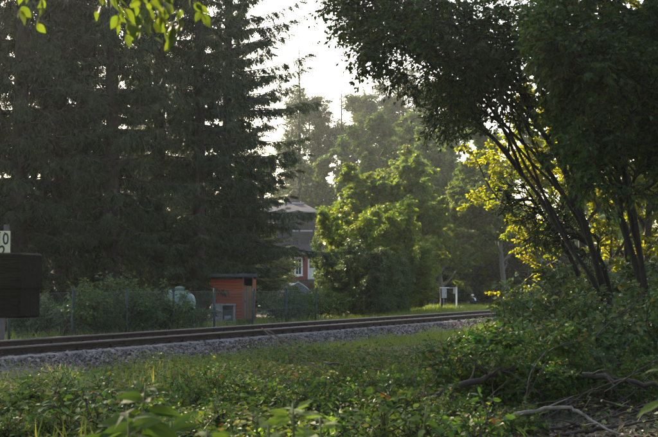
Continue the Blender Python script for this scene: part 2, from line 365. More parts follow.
def gravel():
    rng = np.random.default_rng(21); g = MB()
    for (p0, p1, q0, q1, dens, size) in ((-1.75, -.12, -5, 12, 560, .034), (-1.75, -.12, 12, 26, 380, .038), (-1.75, -.12, 26, 60, 170, .05), (.1, 1.4, -5, 45, 60, .04), (1.6, 2.7, -5, 45, 110, .042)):
        N = int((p1-p0)*(q1-q0)*dens); p = rng.uniform(p0, p1, N); q = rng.uniform(q0, q1, N)
        edge = .28*np.sin(q*1.1+.8*np.sin(q*.37))+.16*np.sin(q*2.9); keep = rng.uniform(size=N) < np.clip((p+1.62+edge)/.35, .06, 1); p, q = p[keep], q[keep]; N = len(p)
        # leave the rail foot and sleeper tops free
        onsl = (np.abs((q+.3) % .6 - .3) < .16) & (p > -.58) & (p < 2.1)
        kk = ~(onsl & (rng.uniform(size=N) < .8)) & (np.abs(p) > .1) & (np.abs(p-1.5) > .1); p, q = p[kk], q[kk]; N = len(p)
        z = np.interp(p, pb, zb)
        P3 = np.stack([A0[0]+p*TN[0]+q*TD[0], A0[1]+p*TN[1]+q*TD[1], z + rng.uniform(-.004, .022, N)], -1)
        for v in range(6):
            sel = np.arange(N) % 6 == v; tv = ICV*rng.uniform(.6, 1.15, (12, 1))*np.array([1, .8, .65]); X, Y, Z = rndrot(rng, sel.sum())
            g.place(tv, ICF, P3[sel], X, Y, Z, size*rng.uniform(.4, 1.05, sel.sum())*(1+.9*(rng.uniform(size=sel.sum()) < .12)))
    g.build('ballast_gravel', M['stone'], kind='stuff', label='grey purple crushed stone ballast along the rails', category='gravel')
gravel()

# ------------------------------------------------------------------ tree makers
LEAF = (np.array([(0, 0, 0), (.42, .27, .07), (1, 0, -.10), (.42, -.27, .07)]), np.array([(0, 1, 2), (0, 2, 3)]))
LEAF_N = (LEAF[0]*np.array([1, .55, 1]), LEAF[1])
LEAF6 = (np.array([(0, 0, 0), (.25, .22, .04), (.62, .24, .02), (1, 0, -.14), (.62, -.24, .02), (.25, -.22, .04), (.3, 0, -.02), (.65, 0, -.05)]),
         np.array([(0, 6, 1), (1, 6, 7), (1, 7, 2), (2, 7, 3), (0, 5, 6), (5, 4, 7), (5, 7, 6), (4, 3, 7)]))
def spray():
    v = [(0, .022, 0), (0, -.022, 0), (1, 0, -.12)]; f = [(0, 1, 2)]
    for k, x in enumerate((.12, .3, .48, .66)):
        for s_ in (-1, 1):
            L = .42*(1-x*.7); n = len(v)
            v += [(x-.07, 0, -.12*x*x), (x+.07, 0, -.12*x*x), (x+L*.75, s_*L*.62, -.10*x-.10)]; f.append((n, n+1, n+2))
    return np.array(v), np.array(f)
SPRAY = spray()

def spruce_mesh(seed, H, RB, low=1.2, gap=.42, dens=1.0, droop=1.0, crown_cut=None):
    rng = np.random.default_rng(seed); tr = MB(); cr = MB()
    zt = np.linspace(0, H, 16); wx = np.cumsum(rng.normal(0, .03, 16)); wy = np.cumsum(rng.normal(0, .03, 16))
    r0 = H*.0105
    tr.tube(np.stack([wx, wy, zt], -1), r0*(1-zt/H)**.8 + .015 + .10*np.exp(-zt/.35)*r0/.2, 9, rng=rng, rough=.06)
    z = low; pos, dirs, lens = [], [], []
    while z < H-.3:
        fr = z/H; nb = rng.integers(4, 7); a0 = rng.uniform(0, 6.28)
        for b in range(nb):
            az = a0 + b*6.28/nb + rng.uniform(-.35, .35)
            L = RB*(1-fr)**.75*rng.uniform(.55, 1.2) + .2
            if z < 3.2: L *= rng.uniform(.35, 1.0)
            m = max(4, int(L/.35)); tpar = np.linspace(0, 1, m)
            el0 = R(10 + 40*fr) - R(22)*droop*(1-fr)
            rise = np.tan(el0)*tpar*L - droop*.22*L*(1-fr*.6)*tpar**1.3 + .16*L*tpar**3.2
            h = np.array([math.cos(az), math.sin(az)])
            zz = z + rng.uniform(-.15, .15)
            cx, cyy = np.interp(zz, zt, wx), np.interp(zz, zt, wy)
            B = np.stack([cx + h[0]*L*tpar, cyy + h[1]*L*tpar, zz + rise], -1)
            tr.tube(B, (.008 + .008*L)*(1-tpar*.85), 4, mi=1, cap=False)
            n = int(L/.115*2*dens)
            if z < 2.6: n = int(n*.45)
            if n < 2: continue
            tt = np.sort(rng.uniform(.10, 1.0, n)); bp = np.stack([np.interp(tt, tpar, B[:, k]) for k in range(3)], -1)
            side = np.where(rng.uniform(size=n) < .5, 1., -1.)
            out = np.array([h[0], h[1], 0]); sd = np.array([-h[1], h[0], 0])
            hang = rng.uniform(.1, .75, n)*droop + (rng.uniform(size=n) < .3)*.8
            d = out[None]*rng.uniform(.35, .8, n)[:, None] + sd[None]*(side*rng.uniform(.25, .85, n))[:, None] - np.array([0, 0, 1.])[None]*hang[:, None]
            tip = tt > .93; d[tip] = out + np.array([0, 0, -.15])
            pos.append(bp); dirs.append(d); lens.append(rng.uniform(.34, .72, n)*(1.15-.45*tt)*(.55+.45*min(1, L/2.2)))
        z += gap*rng.uniform(.7, 1.3)*(1 - .35*fr)
    pos = np.concatenate(pos); dirs = np.concatenate(dirs); lens = np.concatenate(lens)
    X, Y, Z = basis(dirs, roll=rng.uniform(-.9, .9, len(pos)))
    cr.place(*SPRAY, pos, X, Y, Z, lens)
    return tr.mesh('trunk', [M['bark_spruce'], M['bark_dark']], True), cr.mesh('crown', M['spruce'])

def limb_tree(seed, stems, levels, leaf_n, leaf_len, leafmat_, barkmat, leaf_t=LEAF, spread=.75, grav=-.02, twig_len=.5, leaf_droop=.35, kids=(9, 7, 6), up=0.05, shrink=.62, leafsize_var=.35, minfrac=.25):
    """stems: list of (start, dir, length, radius, curve-vector). Returns one stem mesh per stem and a crown mesh."""
    rng = np.random.default_rng(seed); out = []; LP, LD = [], []
    def grow(mbt, s, d, L, r, lev, curve, path=None):
        m = max(3, int(L/(.5 if lev < 2 else .22)) + 1) if lev < 3 else 4
        m = min(m, 14); P = [np.array(s, float)]; d = np.array(d, float); d /= np.linalg.norm(d)
        for k in range(m-1):
            d = d + rng.normal(0, .10 if lev else .05, 3) + np.array(curve)/(m-1) + np.array([0, 0, (up if lev < 2 else grav)])
            d /= np.linalg.norm(d); P.append(P[-1] + d*L/(m-1))
        if path is not None: P = path; m = len(P)
        P = np.array(P); t = np.linspace(0, 1, m)
        rr = r*(1-.78*t) + .003
        if lev == 0: rr = rr + r*.35*np.exp(-t*L/.4)
        mbt.tube(P, rr, (9, 6, 4, 3, 3)[lev], cap=False, rng=rng if lev < 2 else None, rough=.08)
        if lev < levels:
            n = kids[lev]
            for k in range(n):
                f = minfrac + (1-minfrac)*(k+rng.uniform(.1, .9))/n
                p = np.array([np.interp(f, t, P[:, c]) for c in range(3)])
                i = min(m-2, int(f*(m-1))); ax = P[i+1]-P[i]; ax /= np.linalg.norm(ax)
                o = rng.normal(size=3); o -= ax*o.dot(ax); o /= np.linalg.norm(o)
                cd = ax*(1-spread*.55) + o*spread*rng.uniform(.7, 1.2)
                cl = max(L*shrink*(1.12-.72*f)*rng.uniform(.7, 1.2), twig_len)
                grow(mbt, p, cd, cl, r*(.55-.25*f) + .002, lev+1, (0, 0, 0))
        if lev >= levels-1:
            n = leaf_n if lev == levels else leaf_n//2
            tt = rng.uniform(.12, 1, n); p = np.stack([np.interp(tt, t, P[:, c]) for c in range(3)], -1)
            ax = unit(P[-1:]-P[:1]); o = rng.normal(size=(n, 3)); o[:, 2] *= .45
            LP.append(p + o*.035*rng.uniform(0, 1, (n, 1))*leaf_len/.08); LD.append(unit(ax*.6 + o) + np.array([0, 0, -leaf_droop]))
    for (s, d, L, r, cv, *path) in stems:
        mbt = MB(); grow(mbt, s, d, L, r, 0, cv, path[0] if path else None); out.append(mbt.mesh('trunk', barkmat, True))
    P = np.concatenate(LP); D = np.concatenate(LD); N = len(P); cr = MB()
    X, Y, Z = basis(D, roll=rng.normal(0, .6, N))
    cr.place(*leaf_t, P, X, Y, Z, leaf_len*(1 + leafsize_var*rng.uniform(-1, 1, N)))
    return out, cr.mesh('crown', leafmat_)

def tree_of(name, stem_meshes, crown, label, cat, loc, rz=0, sc=1.0, group=None, stemname='trunk'):
    t = thing(name, label, cat, loc, rz, group); t.scale = (sc, sc, sc) if np.isscalar(sc) else sc
    for m in stem_meshes: link(bpy.data.objects.new(stemname, m), t)
    link(bpy.data.objects.new('crown' if cat == 'tree' else 'foliage', crown), t)
    return t
def gpt(u, d, dz=0):
    x = (u-UC)/F*d; return (x, d, float(gz(x, d)) + dz - .02)

# ---- spruces of the left stand
SP = [spruce_mesh(11, 25, 3.3, low=1.8, dens=1.7, gap=.55), spruce_mesh(12, 23, 2.9, low=1.4, dens=1.6, gap=.53), spruce_mesh(13, 27, 2.8, low=2.4, dens=1.5, gap=.58), spruce_mesh(14, 24, 4.7, low=2.8, droop=1.05, dens=2.0, gap=.66)]
def spruce(k, u, d, label, rz=0, sc=1.0, group=None):
    return tree_of('spruce_tree', [SP[k][0]], SP[k][1], label, 'tree', gpt(u, d), rz, sc, group)
G1 = 'spruces at the front of the left stand'
spruce(3, 229, 52, 'tall spruce with long drooping boughs at the right end of the left stand', .6, 1.0, G1)
spruce(0, 18, 42, 'dark spruce behind the kilometre board at the left picture edge', 1.2, 1.12, G1)
spruce(1, 64, 45, 'dark spruce standing behind the leftmost bushes along the fence', 2.9, 1.15, G1)
spruce(0, 112, 43, 'dark spruce standing behind the middle fence bushes', 4.0, 1.02, G1)
spruce(2, 157, 47, 'tall spruce standing straight behind the pale green tank', .3, 1.0, G1)
spruce(1, 196, 46, 'dark spruce between the pale green tank and the red shed', 5.2, .98, G1)
spruce(0, 236, 74, 'spruce behind the drooping one, shading the left half of the red house', 2.2, .72, G1)
G4 = 'young spruces under the tall stand'
for (u, d, rz, sc, l) in ((250, 57, .4, (.6, .6, .34), 'low dense spruce covering the left half of the house'), (186, 52, 2.4, (.62, .62, .33), 'low dense spruce behind the pale green tank'), (76, 52, 1.4, (.6, .6, .36), 'low dense spruce behind the leftmost fence bushes')):
    spruce(3, u, d, l, rz, sc, G4)
G2 = 'spruces deep in the left stand'; L2 = 'dark spruce deep inside or added for shade beyond the left end of the stand'
rs = random.Random(4)
for (u, d, k) in ((-12, 56, 2), (86, 62, 2), (140, 64, 1), (40, 66, 1), (-70, 48, 0), (-150, 46, 0), (-215, 44, 1), (-110, 58, 0), (-290, 42, 0), (-360, 46, 0), (-430, 44, 1), (-500, 47, 0)):  # leftmost ones stand out of view, added to shade track and foreground
    spruce(k, u, d, L2, rs.uniform(0, 6.28), rs.uniform(.95, 1.15), G2)

# ---- deciduous and pine variants for the middle and far distance
def round_tree(seed, H, Rr, leafn, leaflen, lm, bark, trunkr, kids=(11, 8, 6), spread=.8, minfrac=.22, stemcount=1, **kw):
    rng = np.random.default_rng(seed); st = []
    for k in range(stemcount):
        a = rng.uniform(0, 6.28)
        st.append(((.25*math.cos(a)*(stemcount > 1), .25*math.sin(a)*(stemcount > 1), 0), (.18*math.cos(a)*(stemcount > 1)+.02, .18*math.sin(a)*(stemcount > 1), 1), H*rng.uniform(.85, 1), trunkr, (0, 0, 0)))
    return limb_tree(seed, st, 3, leafn, leaflen, lm, bark, kids=kids, spread=spread, minfrac=minfrac, shrink=Rr/H*1.15, **kw)
bb = []
T_WIL = round_tree(31, 11, 4.4, 85, .20, M['willow'], M['bark_grey'], .16, kids=(15, 8, 5), leaf_t=LEAF, minfrac=.12, twig_len=.5, leaf_droop=.8)
T_FAR = round_tree(32, 17, 5.5, 75, .27, M['far_leaf'], M['bark_grey'], .26, kids=(15, 8, 5), minfrac=.2, twig_len=.6)
T_FAR2 = round_tree(33, 14, 5.2, 52, .19, M['yellow_canopy'], M['bark_dark'], .2, kids=(14, 8, 5), minfrac=.12, twig_len=.6)
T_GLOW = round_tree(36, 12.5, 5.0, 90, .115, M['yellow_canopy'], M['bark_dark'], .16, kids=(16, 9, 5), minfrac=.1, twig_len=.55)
T_PINE = round_tree(34, 21, 5.4, 42, .34, M['pine'], M['bark_spruce'], .24, kids=(22, 8, 5), minfrac=.38, twig_len=1.0, leaf_t=LEAF_N, leaf_droop=-.1)
T_LARCH = spruce_mesh(35, 20, 2.4, low=4, dens=.8, gap=.55, droop=.8)
def deci(T, name, u, d, label, rz=0, sc=1.0, group=None, cat='tree'):
    return tree_of(name, T[0], T[1], label, cat, gpt(u, d), rz, sc, group)
GF = 'far trees closing the view'
deci(T_WIL, 'willow_tree', 432, 84, 'broad olive green tree behind the grey cabinet frame', .4, (1.0, 1.0, .95))
deci(T_WIL, 'willow_tree', 392, 92, 'pale yellow green tree rising behind the tall thicket', 2.4, (1.0, 1.0, .98))
deci(T_WIL, 'willow_tree', 458, 90, 'grey green tree just left of the dark overhanging canopy', 4.4, (1.0, 1.0, .92))
deci(T_FAR, 'birch_tree', 482, 96, 'bluish green tree right of the olive tree behind the cabinet', 1.0, .62)
tree_of('larch_tree', [T_LARCH[0]], T_LARCH[1], 'slender sparse conifer silhouetted against the white sky gap', 'tree', gpt(341, 118), 0, 1.0)
tree_of('larch_tree', [T_LARCH[0]], T_LARCH[1], 'narrow conifer tip just right of the drooping spruce', 'tree', gpt(298, 112), 2, 1.12)
for (u, d, l, sc) in ((352, 110, 'hazy green tree low in the white sky gap behind the thicket', .80), (400, 106, 'hazy green tree behind the thicket, left of the olive tree', .86), (312, 116, 'hazy green tree just behind the house roof', .72), (446, 108, 'hazy green tree behind the cabinet clearing', .84), (376, 116, 'hazy tall tree filling the lower sky gap', .95)):
    deci(T_FAR, 'forest_tree', u, d, l, u*.7, sc)
for (u, d, l, rz, sc) in ((368, 128, 'hazy pine behind the slender conifer, left of the olive tree', 1, .92), (312, 122, 'hazy pine rising above the red house roof', 3.1, .86), (408, 132, 'hazy pine above the pale yellow green tree', 5, 1.0), (447, 126, 'hazy pine between the olive tree and the dark overhanging canopy', 2, .95)):
    deci(T_PINE, 'pine_tree', u, d, l, rz, sc)
LF = 'hazy background tree at the end of the forest clearing'
for k, u in enumerate(range(-60, 740, 42)):
    d = 135 + (k*37 % 40); T = (T_FAR, T_FAR, T_FAR2)[k % 3]
    s_ = .8 if 270 < u < 460 else .9
    deci(T, 'background_tree', u + (k*13 % 20), d, LF, k*1.7, s_*(.9+.2*((k*7) % 5)/5), GF)
LB = 'dim bush at the far edge of the clearing'
for k, (u, d) in enumerate(((436, 88), (452, 95), (470, 92), (488, 98), (505, 90), (524, 97), (545, 88), (566, 96), (590, 90), (612, 96), (640, 90), (425, 98), (85, 70), (60, 74), (172, 72), (140, 74), (110, 72), (20, 74), (200, 74), (225, 78), (250, 80))):
    bb.append((u, d, k))
LU = 'dim understorey tree closing the view between far trunks'
for k, u in enumerate(range(-80, 760, 30)):
    deci((T_FAR2, T_WIL, T_FAR)[k % 3], 'understorey_tree', u + (k*11 % 17), 104 + (k*29 % 24) + (30 if 270 < u < 330 else 0), LU, k*2.3, (.62, .62, .45), 'low trees closing the view')
# sunlit yellow tree and companions beyond the right canopy
G3 = 'trees behind the right canopy'
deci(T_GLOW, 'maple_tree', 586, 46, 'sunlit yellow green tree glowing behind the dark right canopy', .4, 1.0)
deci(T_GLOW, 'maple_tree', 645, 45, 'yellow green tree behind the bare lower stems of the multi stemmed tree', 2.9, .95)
deci(T_FAR, 'forest_tree', 505, 84, 'dark green tree closing the line where the track disappears', 1.9, .7)
deci(T_FAR, 'forest_tree', 560, 98, 'dark forest tree seen through the gap under the right canopy', 3.9, .85)
deci(T_FAR, 'forest_tree', 640, 72, 'dark forest tree hidden behind the right edge stems', 5.1, .85)
deci(T_FAR, 'forest_tree', 690, 50, 'dark forest tree at the far right picture edge', .7, .85)

# ---- tall thicket by the house (bushes with many stems)
T_TH = [limb_tree(41+k, [((.3*math.cos(a), .3*math.sin(a), 0), (.36*math.cos(a), .36*math.sin(a), 1), 4.2+.5*(j % 2), .045, (0, 0, 0)) for j, a in enumerate(np.arange(5)*1.256+k)], 2, 34, .15, M['willow'] if k else M['hedge'], M['bark_grey'], kids=(20, 9), shrink=.28, minfrac=.04, twig_len=.45, spread=.7, leaf_droop=.5) for k in range(2)]
GT = 'tall thicket beside the house'
for (u, d, k, sc, l) in ((358, 58, 1, (.8, .85, .98), 'slender yellow green bush right beside the red house'), (366, 61, 1, (.95, .95, 1.12), 'tallest upright bush in the light green thicket'), (384, 62, 1, (.9, .9, .98), 'upright light green bush right of the tallest one'), (358, 55, 0, (.7, .75, .66), 'lower dark bush at the foot of the light green thicket'), (402, 65, 1, (.95, .95, .76), 'rounded olive bush at the right end of the thicket'), (371, 57.5, 0, (.7, .7, .6), 'dark rounded bush in front of the thicket middle'), (418, 70, 1, (.5, .5, .5), 'small rounded bush tapering off the thicket towards the cabinet'), (334, 60, 0, (.45, .45, .72), 'dark bush squeezed between thicket and house corner'), (392, 60.5, 0, (.5, .5, .62), 'dark upright bush between the olive bush and the thicket')):
    tree_of('tall_bush', T_TH[k][0], T_TH[k][1], l, 'bush', gpt(u, d), k+u*.3, sc, GT, 'stem')
for (u, d, l, sc) in ((416, 74, 'light green tree rising behind the olive bush', (.95, .95, .8)), (442, 80, 'light green tree right behind the cabinet', (.8, .8, .72)), (374, 70, 'yellow green tree rising out of the thicket', (.9, .9, .74)), (492, 89, 'light green tree behind and right of the person in the grass', (.8, .8, .72))):
    deci(T_WIL, 'birch_tree', u, d, l, u*.2, sc)

for (u, d, k) in bb:
    tree_of('background_bush', T_TH[k % 2][0], T_TH[k % 2][1], LB, 'bush', gpt(u, d), k*1.1, (1.5, 1.5, .75+.1*(k % 4)), 'far bushes closing the clearing', 'stem')
# ---- hedge bushes along the fence
def bush_mesh(seed, lm, H=1.9, leaf=.085, nst=6, leafn=20, kids=(9, 5), lt=LEAF):
    rng = np.random.default_rng(seed); st = []
    for j in range(nst):
        a = rng.uniform(0, 6.28); e = rng.uniform(.15, .75)
        st.append(((.15*math.cos(a), .15*math.sin(a), 0), (e*math.cos(a), e*math.sin(a), 1), H*rng.uniform(.75, 1.1), .016, (.5*math.cos(a), .5*math.sin(a), -.25)))
    return limb_tree(seed, st, 2, leafn, leaf, lm, M['bark_dark'], kids=kids, shrink=.42, minfrac=.15, twig_len=.3, spread=.8, leaf_t=lt, leaf_droop=.4)
BU = [bush_mesh(51, M['hedge'], 1.9, .115, 6, 15), bush_mesh(52, M['hedge'], 1.7, .12, 6, 14), bush_mesh(53, M['bramble'], 1.6, .10, 6, 16), bush_mesh(54, M['bramble'], 1.3, .09, 6, 15)]
def bush(k, u, d, label, sc=1.0, rz=0., group=None):
    return tree_of('bush', BU[k][0], BU[k][1], label, 'bush', gpt(u, d), rz, sc, group, 'stem')
GH = 'bushes along the wire fence'
for (k, u, d, sc, rz, l) in ((0, 60, 32.0, .98, .3, 'tall thin bush just right of the dark timber barrier'), (2, 30, 33.5, .8, 2, 'low bush half hidden behind the timber barrier'),
        (1, 104, 34.0, 1.02, 1.1, 'leafy bush beside the second fence post, left of the tall one'), (0, 128, 34.6, .98, 4.1, 'leafy bush in the middle of the fence hedge'), (1, 152, 35.5, .98, 2.2, 'leafy bush left of the pale green tank'),
        (2, 176, 36.5, .72, 5.0, 'low bush in front of the pale green tank'), (3, 194, 38, .7, .5, 'yellowing low bush between tank and shed'), (3, 246, 41.0, .30, 1.5, 'low weedy bush in front of the brown shed door'),
        (0, 283, 45, .86, .9, 'big bush right of the red shed'), (1, 303, 47, .9, 3.3, 'big bush in front of the grey tarpaulin'), (2, 318, 50, 1.1, 2.6, 'dark bush right of the grey tarpaulin'), (3, 88, 33.4, .8, 3.7, 'low bush at the foot of the fence between two taller bushes'), (1, -6, 33, .95, .3, 'bush at the left picture edge behind the board post')):
    bush(k, u, d+1.0, l, sc*.86, rz, GH)

# ---- right canopy tree with several stems, and its neighbours
def px3(u, v, d): return at(u, v, d)
def canopy_tree(name, seed, base_u, d0, tips, label, lm, leafn, leaf_len, kids, rad=.11, shrink=.22, minfrac=.6):
    b = np.array(gpt(base_u, d0)); st = []
    rng = np.random.default_rng(seed)
    for (u, v, d) in tips:
        e = px3(u, v, d) - b; L = np.linalg.norm(e); e /= L
        # leave the ground steeper than the chord, arch over towards the tip
        s0 = np.array([rng.uniform(-.3, .3), rng.uniform(-.3, .3), 0]); e3 = px3(u, v, d) - b; rs_ = 1.3
        if len(st) >= 4:      # later limbs fork off the stem that points most nearly their way
            par = max(st[:4], key=lambda q_: float(np.dot(unit(q_[5][-1][None])[0], unit(e3[None])[0]))); kf = int(rng.integers(4, 8)); s0 = par[5][kf].copy(); rs_ = .6
        L = np.linalg.norm(e3-s0)
        c3 = .5*(s0+e3) + np.array([rng.normal(0, .05), rng.normal(0, .06), rng.uniform(.10, .22)])*L
        tq = np.linspace(0, 1, 14)[:, None]; path = (1-tq)**2*s0 + 2*tq*(1-tq)*c3 + tq*tq*e3
        path[1:-1] += np.cumsum(rng.normal(0, .018, (12, 3)), 0)*math.sqrt(L) * np.sin(np.linspace(0, math.pi, 14))[1:-1, None]
        st.append((s0, e, L*1.03, rad*rs_*rng.uniform(.8, 1.2), (0, 0, 0), path))
    T = limb_tree(seed, st, 3, leafn, leaf_len, lm, M['bark_black'], kids=kids, shrink=shrink, minfrac=minfrac, twig_len=.4, spread=.8, up=0, leaf_droop=.5)
    return tree_of(name, T[0], T[1], label, 'tree', tuple(b), 0, 1, None, 'stem')
canopy_tree('hornbeam_tree', 61, 640, 25, ((440, -30, 24), (505, 60, 24), (600, -150, 26), (426, 62, 27), (366, -15, 25), (384, 36, 23), (405, 0, 26), (420, -90, 26), (346, -22, 24), (352, 22, 26), (455, 20, 22), (452, 78, 26), (520, -120, 24), (545, 40, 25), (505, 10, 23)), 'dark multi stemmed tree arching over the right half of the picture', M['canopy'], 6, .095, (12, 6, 5), .048)
canopy_tree('hornbeam_tree', 62, 668, 22, ((565, 0, 21), (600, -60, 22), (570, 30, 20), (660, -100, 24), (610, 50, 21), (700, 0, 23), (650, 40, 22), (680, 130, 21)), 'dark leafy tree at the right picture edge in front of the arching tree', M['canopy'], 11, .10, (16, 7, 5), .05, minfrac=.42)
canopy_tree('hornbeam_tree', 63, 622, 28, ((528, 192, 28), (560, 215, 27), (590, 120, 30)), 'dark leaning stem curving left under the arching canopy', M['canopy'], 2, .095, (9, 6, 5), .065)
# ---- shrubs on the near side, right
GR = 'undergrowth on the right'
for (k, u, d, sc, rz, l) in ((0, 592, 21, .95, .2, 'dense dark green shrub where the track disappears'), (1, 598, 24, 1.1, 1.8, 'dark shrub left of the leaning stem'), (0, 556, 19.5, .62, 4.1, 'leafy shrub overlapping the far end of the rails'), (2, 436, 18.2, .28, 3.0, 'low bright green weed clump in front of the rails'),
        (3, 482, 17.0, .6, 1.3, 'leafy clump left of the dark shrub, low in the picture'), (2, 460, 16.6, .42, .9, 'leafy bramble mound rising left of the dark shrubs'), (3, 492, 16.6, .8, 3.9, 'leafy bramble mound below the dark shrubs'), (2, 530, 17.8, .85, 5.2, 'dark bramble mound behind the thick fallen branch'), (1, 556, 19.5, .8, .4, 'dark shrub above the broken end of the fallen branch'), (3, 618, 17.2, .55, 2.8, 'low dark bramble clump beyond the sloping fallen branch'), (2, 655, 18, .6, 1.8, 'low dark bramble clump at the right picture edge'), (1, 588, 27, 1.2, 5.5, 'dim shrub behind the leaning stem'), (0, 640, 30, 1.3, 2.4, 'dim shrub among the right edge stems'), (2, 505, 16.2, .62, 2.2, 'low bramble clump above the fallen pale branch'), (0, 575, 34, 1.0, 3.4, 'dim shrub in the gap beneath the right canopy'), (1, 535, 36, .9, 4.4, 'dim shrub beside the hidden line of the track')):
    bush(k, u, d, l, sc, rz, GR)

WD = [bush_mesh(64+k, M['sapling_light'] if k == 1 else M['bramble'], .8, .12, 6, 5, (6, 2), LEAF6) for k in range(3)]
BR = [bush_mesh(57+k, M['bramble'], .75, .085, 7, 12, (6, 4)) for k in range(3)]
rc = np.random.default_rng(58); nc = 0
while nc < 34:
    d = float(np.sqrt(rc.uniform(12.5**2, 22**2))); u = float(rc.uniform(-30, 520)); x = (u-UC)/F*d; p, q = pq(x, d)
    if p > -5.0 - 1.2*(u < 120): continue
    tree_of('bramble_plant', BR[nc % 3][0], BR[nc % 3][1], 'low bramble plant in the leafy foreground', 'plant', gpt(u, d), rc.uniform(0, 6.28), float(rc.uniform(.35, .7)), 'low bramble plants in the foreground', 'stem'); nc += 1
nc = 0
while nc < 40:
    d = float(np.sqrt(rc.uniform(11.5**2, 18**2))); u = float(rc.uniform(-20, 470)); x = (u-UC)/F*d; p, q = pq(x, d)
    if p > -4.5: continue
    tree_of('broadleaf_weed', WD[nc % 3][0], WD[nc % 3][1], 'light green broad leaved weed in the foreground', 'plant', gpt(u, d), rc.uniform(0, 6.28), float(rc.uniform(.32, .72)), 'broad leaved weeds in the foreground', 'stem'); nc += 1
# unseen forest edge trees, added right of and behind the view to shade it
for k, (x, y, sc) in enumerate(((8.5, 13, .75), (10.5, 20, .8), (6.5, 5, .7), (12.5, 28, .85), (5.5, -4, .95), (11, -3, 1.0), (1.5, -9, 1.0), (9, -9, 1.0), (14.5, 8, 1.0), (-6.5, -4, .9), (6.4, 9, .7), (5, 1, .9))):
    tree_of('forest_tree', T_FAR[0], T_FAR[1], 'unseen forest edge tree added for shade right of or behind the viewpoint', 'tree', (x, y, float(gz(x, y))-.02), k*1.3, sc, 'shade trees added around the viewpoint')
# ------------------------------------------------------------------ ground vegetation (uncountable)
def scatter(rng, N, d0, d1, u0, u1):
    # even per square metre inside the wedge seen by the camera
    d = np.sqrt(rng.uniform(d0*d0, d1*d1, N)); u = rng.uniform(u0, u1, N)
    return (u-UC)/F*d, d
def ground_cover():
    rng = np.random.default_rng(71); mb = MB()
    x, y = scatter(rng, 105000, 10.5, 30, -90, 740); p, q = pq(x, y)
    grassy = np.clip((p+4.0)/2.0, 0, 1)
    right = np.clip((x/y*F+UC-430)/110, 0, 1)
    patch = .5+.5*np.sin(x*1.3+.7*np.sin(y*.9))*np.sin(y*.8+1+.6*np.sin(x*1.7))
    keep = (p < -1.75) & (rng.uniform(size=len(x)) < (1-.85*grassy)*(1-.93*right)*(.35+.65*patch))
    x, y = x[keep], y[keep]; N = len(x); pt = patch[keep]
    h = rng.uniform(.02, 1, N)**1.3*(.10 + .34*pt)
    X, Y, Z = basis(np.stack([rng.normal(size=N), rng.normal(size=N), rng.uniform(-.55, .25, N)], -1), roll=rng.normal(0, .45, N))
    mb.place(*LEAF, np.stack([x, y, gz(x, y)+h], -1), X, Y, Z, rng.uniform(.045, .115, N)*(1.0))
    mb.build('ground_cover', M['ivy'], kind='stuff', label='low tangle of nettle and bramble leaves in the foreground', category='undergrowth')
    st = MB(); k = rng.choice(N, 5000, replace=False)
    for j in k:
        a = rng.normal(0, .08, 2); b = np.array([x[j], y[j], gz(x[j], y[j])])
        st.tube([b + (a[0], a[1], 0), b + (a[0]*.4, a[1]*.4, h[j]*.6), b + (0, 0, h[j])], .0035, 3, cap=False)
    st.build('ground_cover_stems', M['stem'], kind='stuff', label='thin stems under the foreground leaves', category='undergrowth')
    lt = MB(); x, y = scatter(rng, 42000, 10.5, 30, 120, 740); p, q = pq(x, y)
    kp = (p < -3) ; x, y = x[kp], y[kp]; N = len(x)
    X, Y, Z = basis(np.stack([rng.normal(size=N), rng.normal(size=N), rng.normal(0, .25, N)], -1), roll=rng.normal(0, .5, N))
    lt.place(*LEAF, np.stack([x, y, gz(x, y)+rng.uniform(.005, .05, N)], -1), X, Y, Z, rng.uniform(.04, .09, N))
    lt.build('leaf_litter', M['litter'], kind='stuff', label='brown fallen leaves on the forest floor', category='leaf litter')
ground_cover()
BLADE = (np.array([(0, .03, 0), (0, -.03, 0), (.55, .02, .05), (.55, -.02, .05), (1, 0, .22)]), np.array([(0, 1, 3), (0, 3, 2), (2, 3, 4)]))
def grass():
    rng = np.random.default_rng(72); mb = MB()
    def add(x, y, hmin, hmax):
        N = len(x); D = np.stack([rng.normal(0, .45, N), rng.normal(0, .45, N), np.ones(N)], -1)
        X, Y, Z = basis(D, up=np.tile([1., .2, 0], (N, 1)), roll=rng.uniform(0, 6.28, N))
        mb.place(*BLADE, np.stack([x, y, gz(x, y)-.01], -1), X, Y, Z, rng.uniform(hmin, hmax, N))
    x, y = scatter(rng, 170000, 11, 60, -60, 560); p, q = pq(x, y)
    edge = .28*np.sin(q*1.1+.8*np.sin(q*.37))+.16*np.sin(q*2.9); k = (p < -1.2-edge) & (rng.uniform(size=len(x)) < np.clip((p+4.8)/2.2, .04, 1)*np.clip((-1.1-edge-p)/.6, .12, 1)); add(x[k], y[k], .07, .27)
    x, y = scatter(rng, 4500, 12.5, 24, -60, 520); p, q = pq(x, y); k = (p < -3) & (np.sin(x*2.1)+np.sin(y*1.7+x) > .2); add(x[k], y[k], .2, .45)
    N = 60000; p = rng.uniform(2.2, 9, N); q = rng.uniform(-6, 75, N); kk = rng.uniform(size=N) < np.clip(1.5-(p-2.2)/4, .25, 1)*np.clip((p-2.0)/.7, .1, 1); P = xy(p[kk], q[kk]); add(P[:, 0], P[:, 1], .08, .34)
    N = 24000; u = rng.uniform(385, 500, N); d = rng.uniform(50, 92, N); x = (u-UC)/F*d; p, q = pq(x, d); k = p > 2.4; add(x[k], d[k], .10, .34)
    mb.build('grass', M['grass'], kind='stuff', label='short grass on both sides of the ballast', category='grass')
grass()

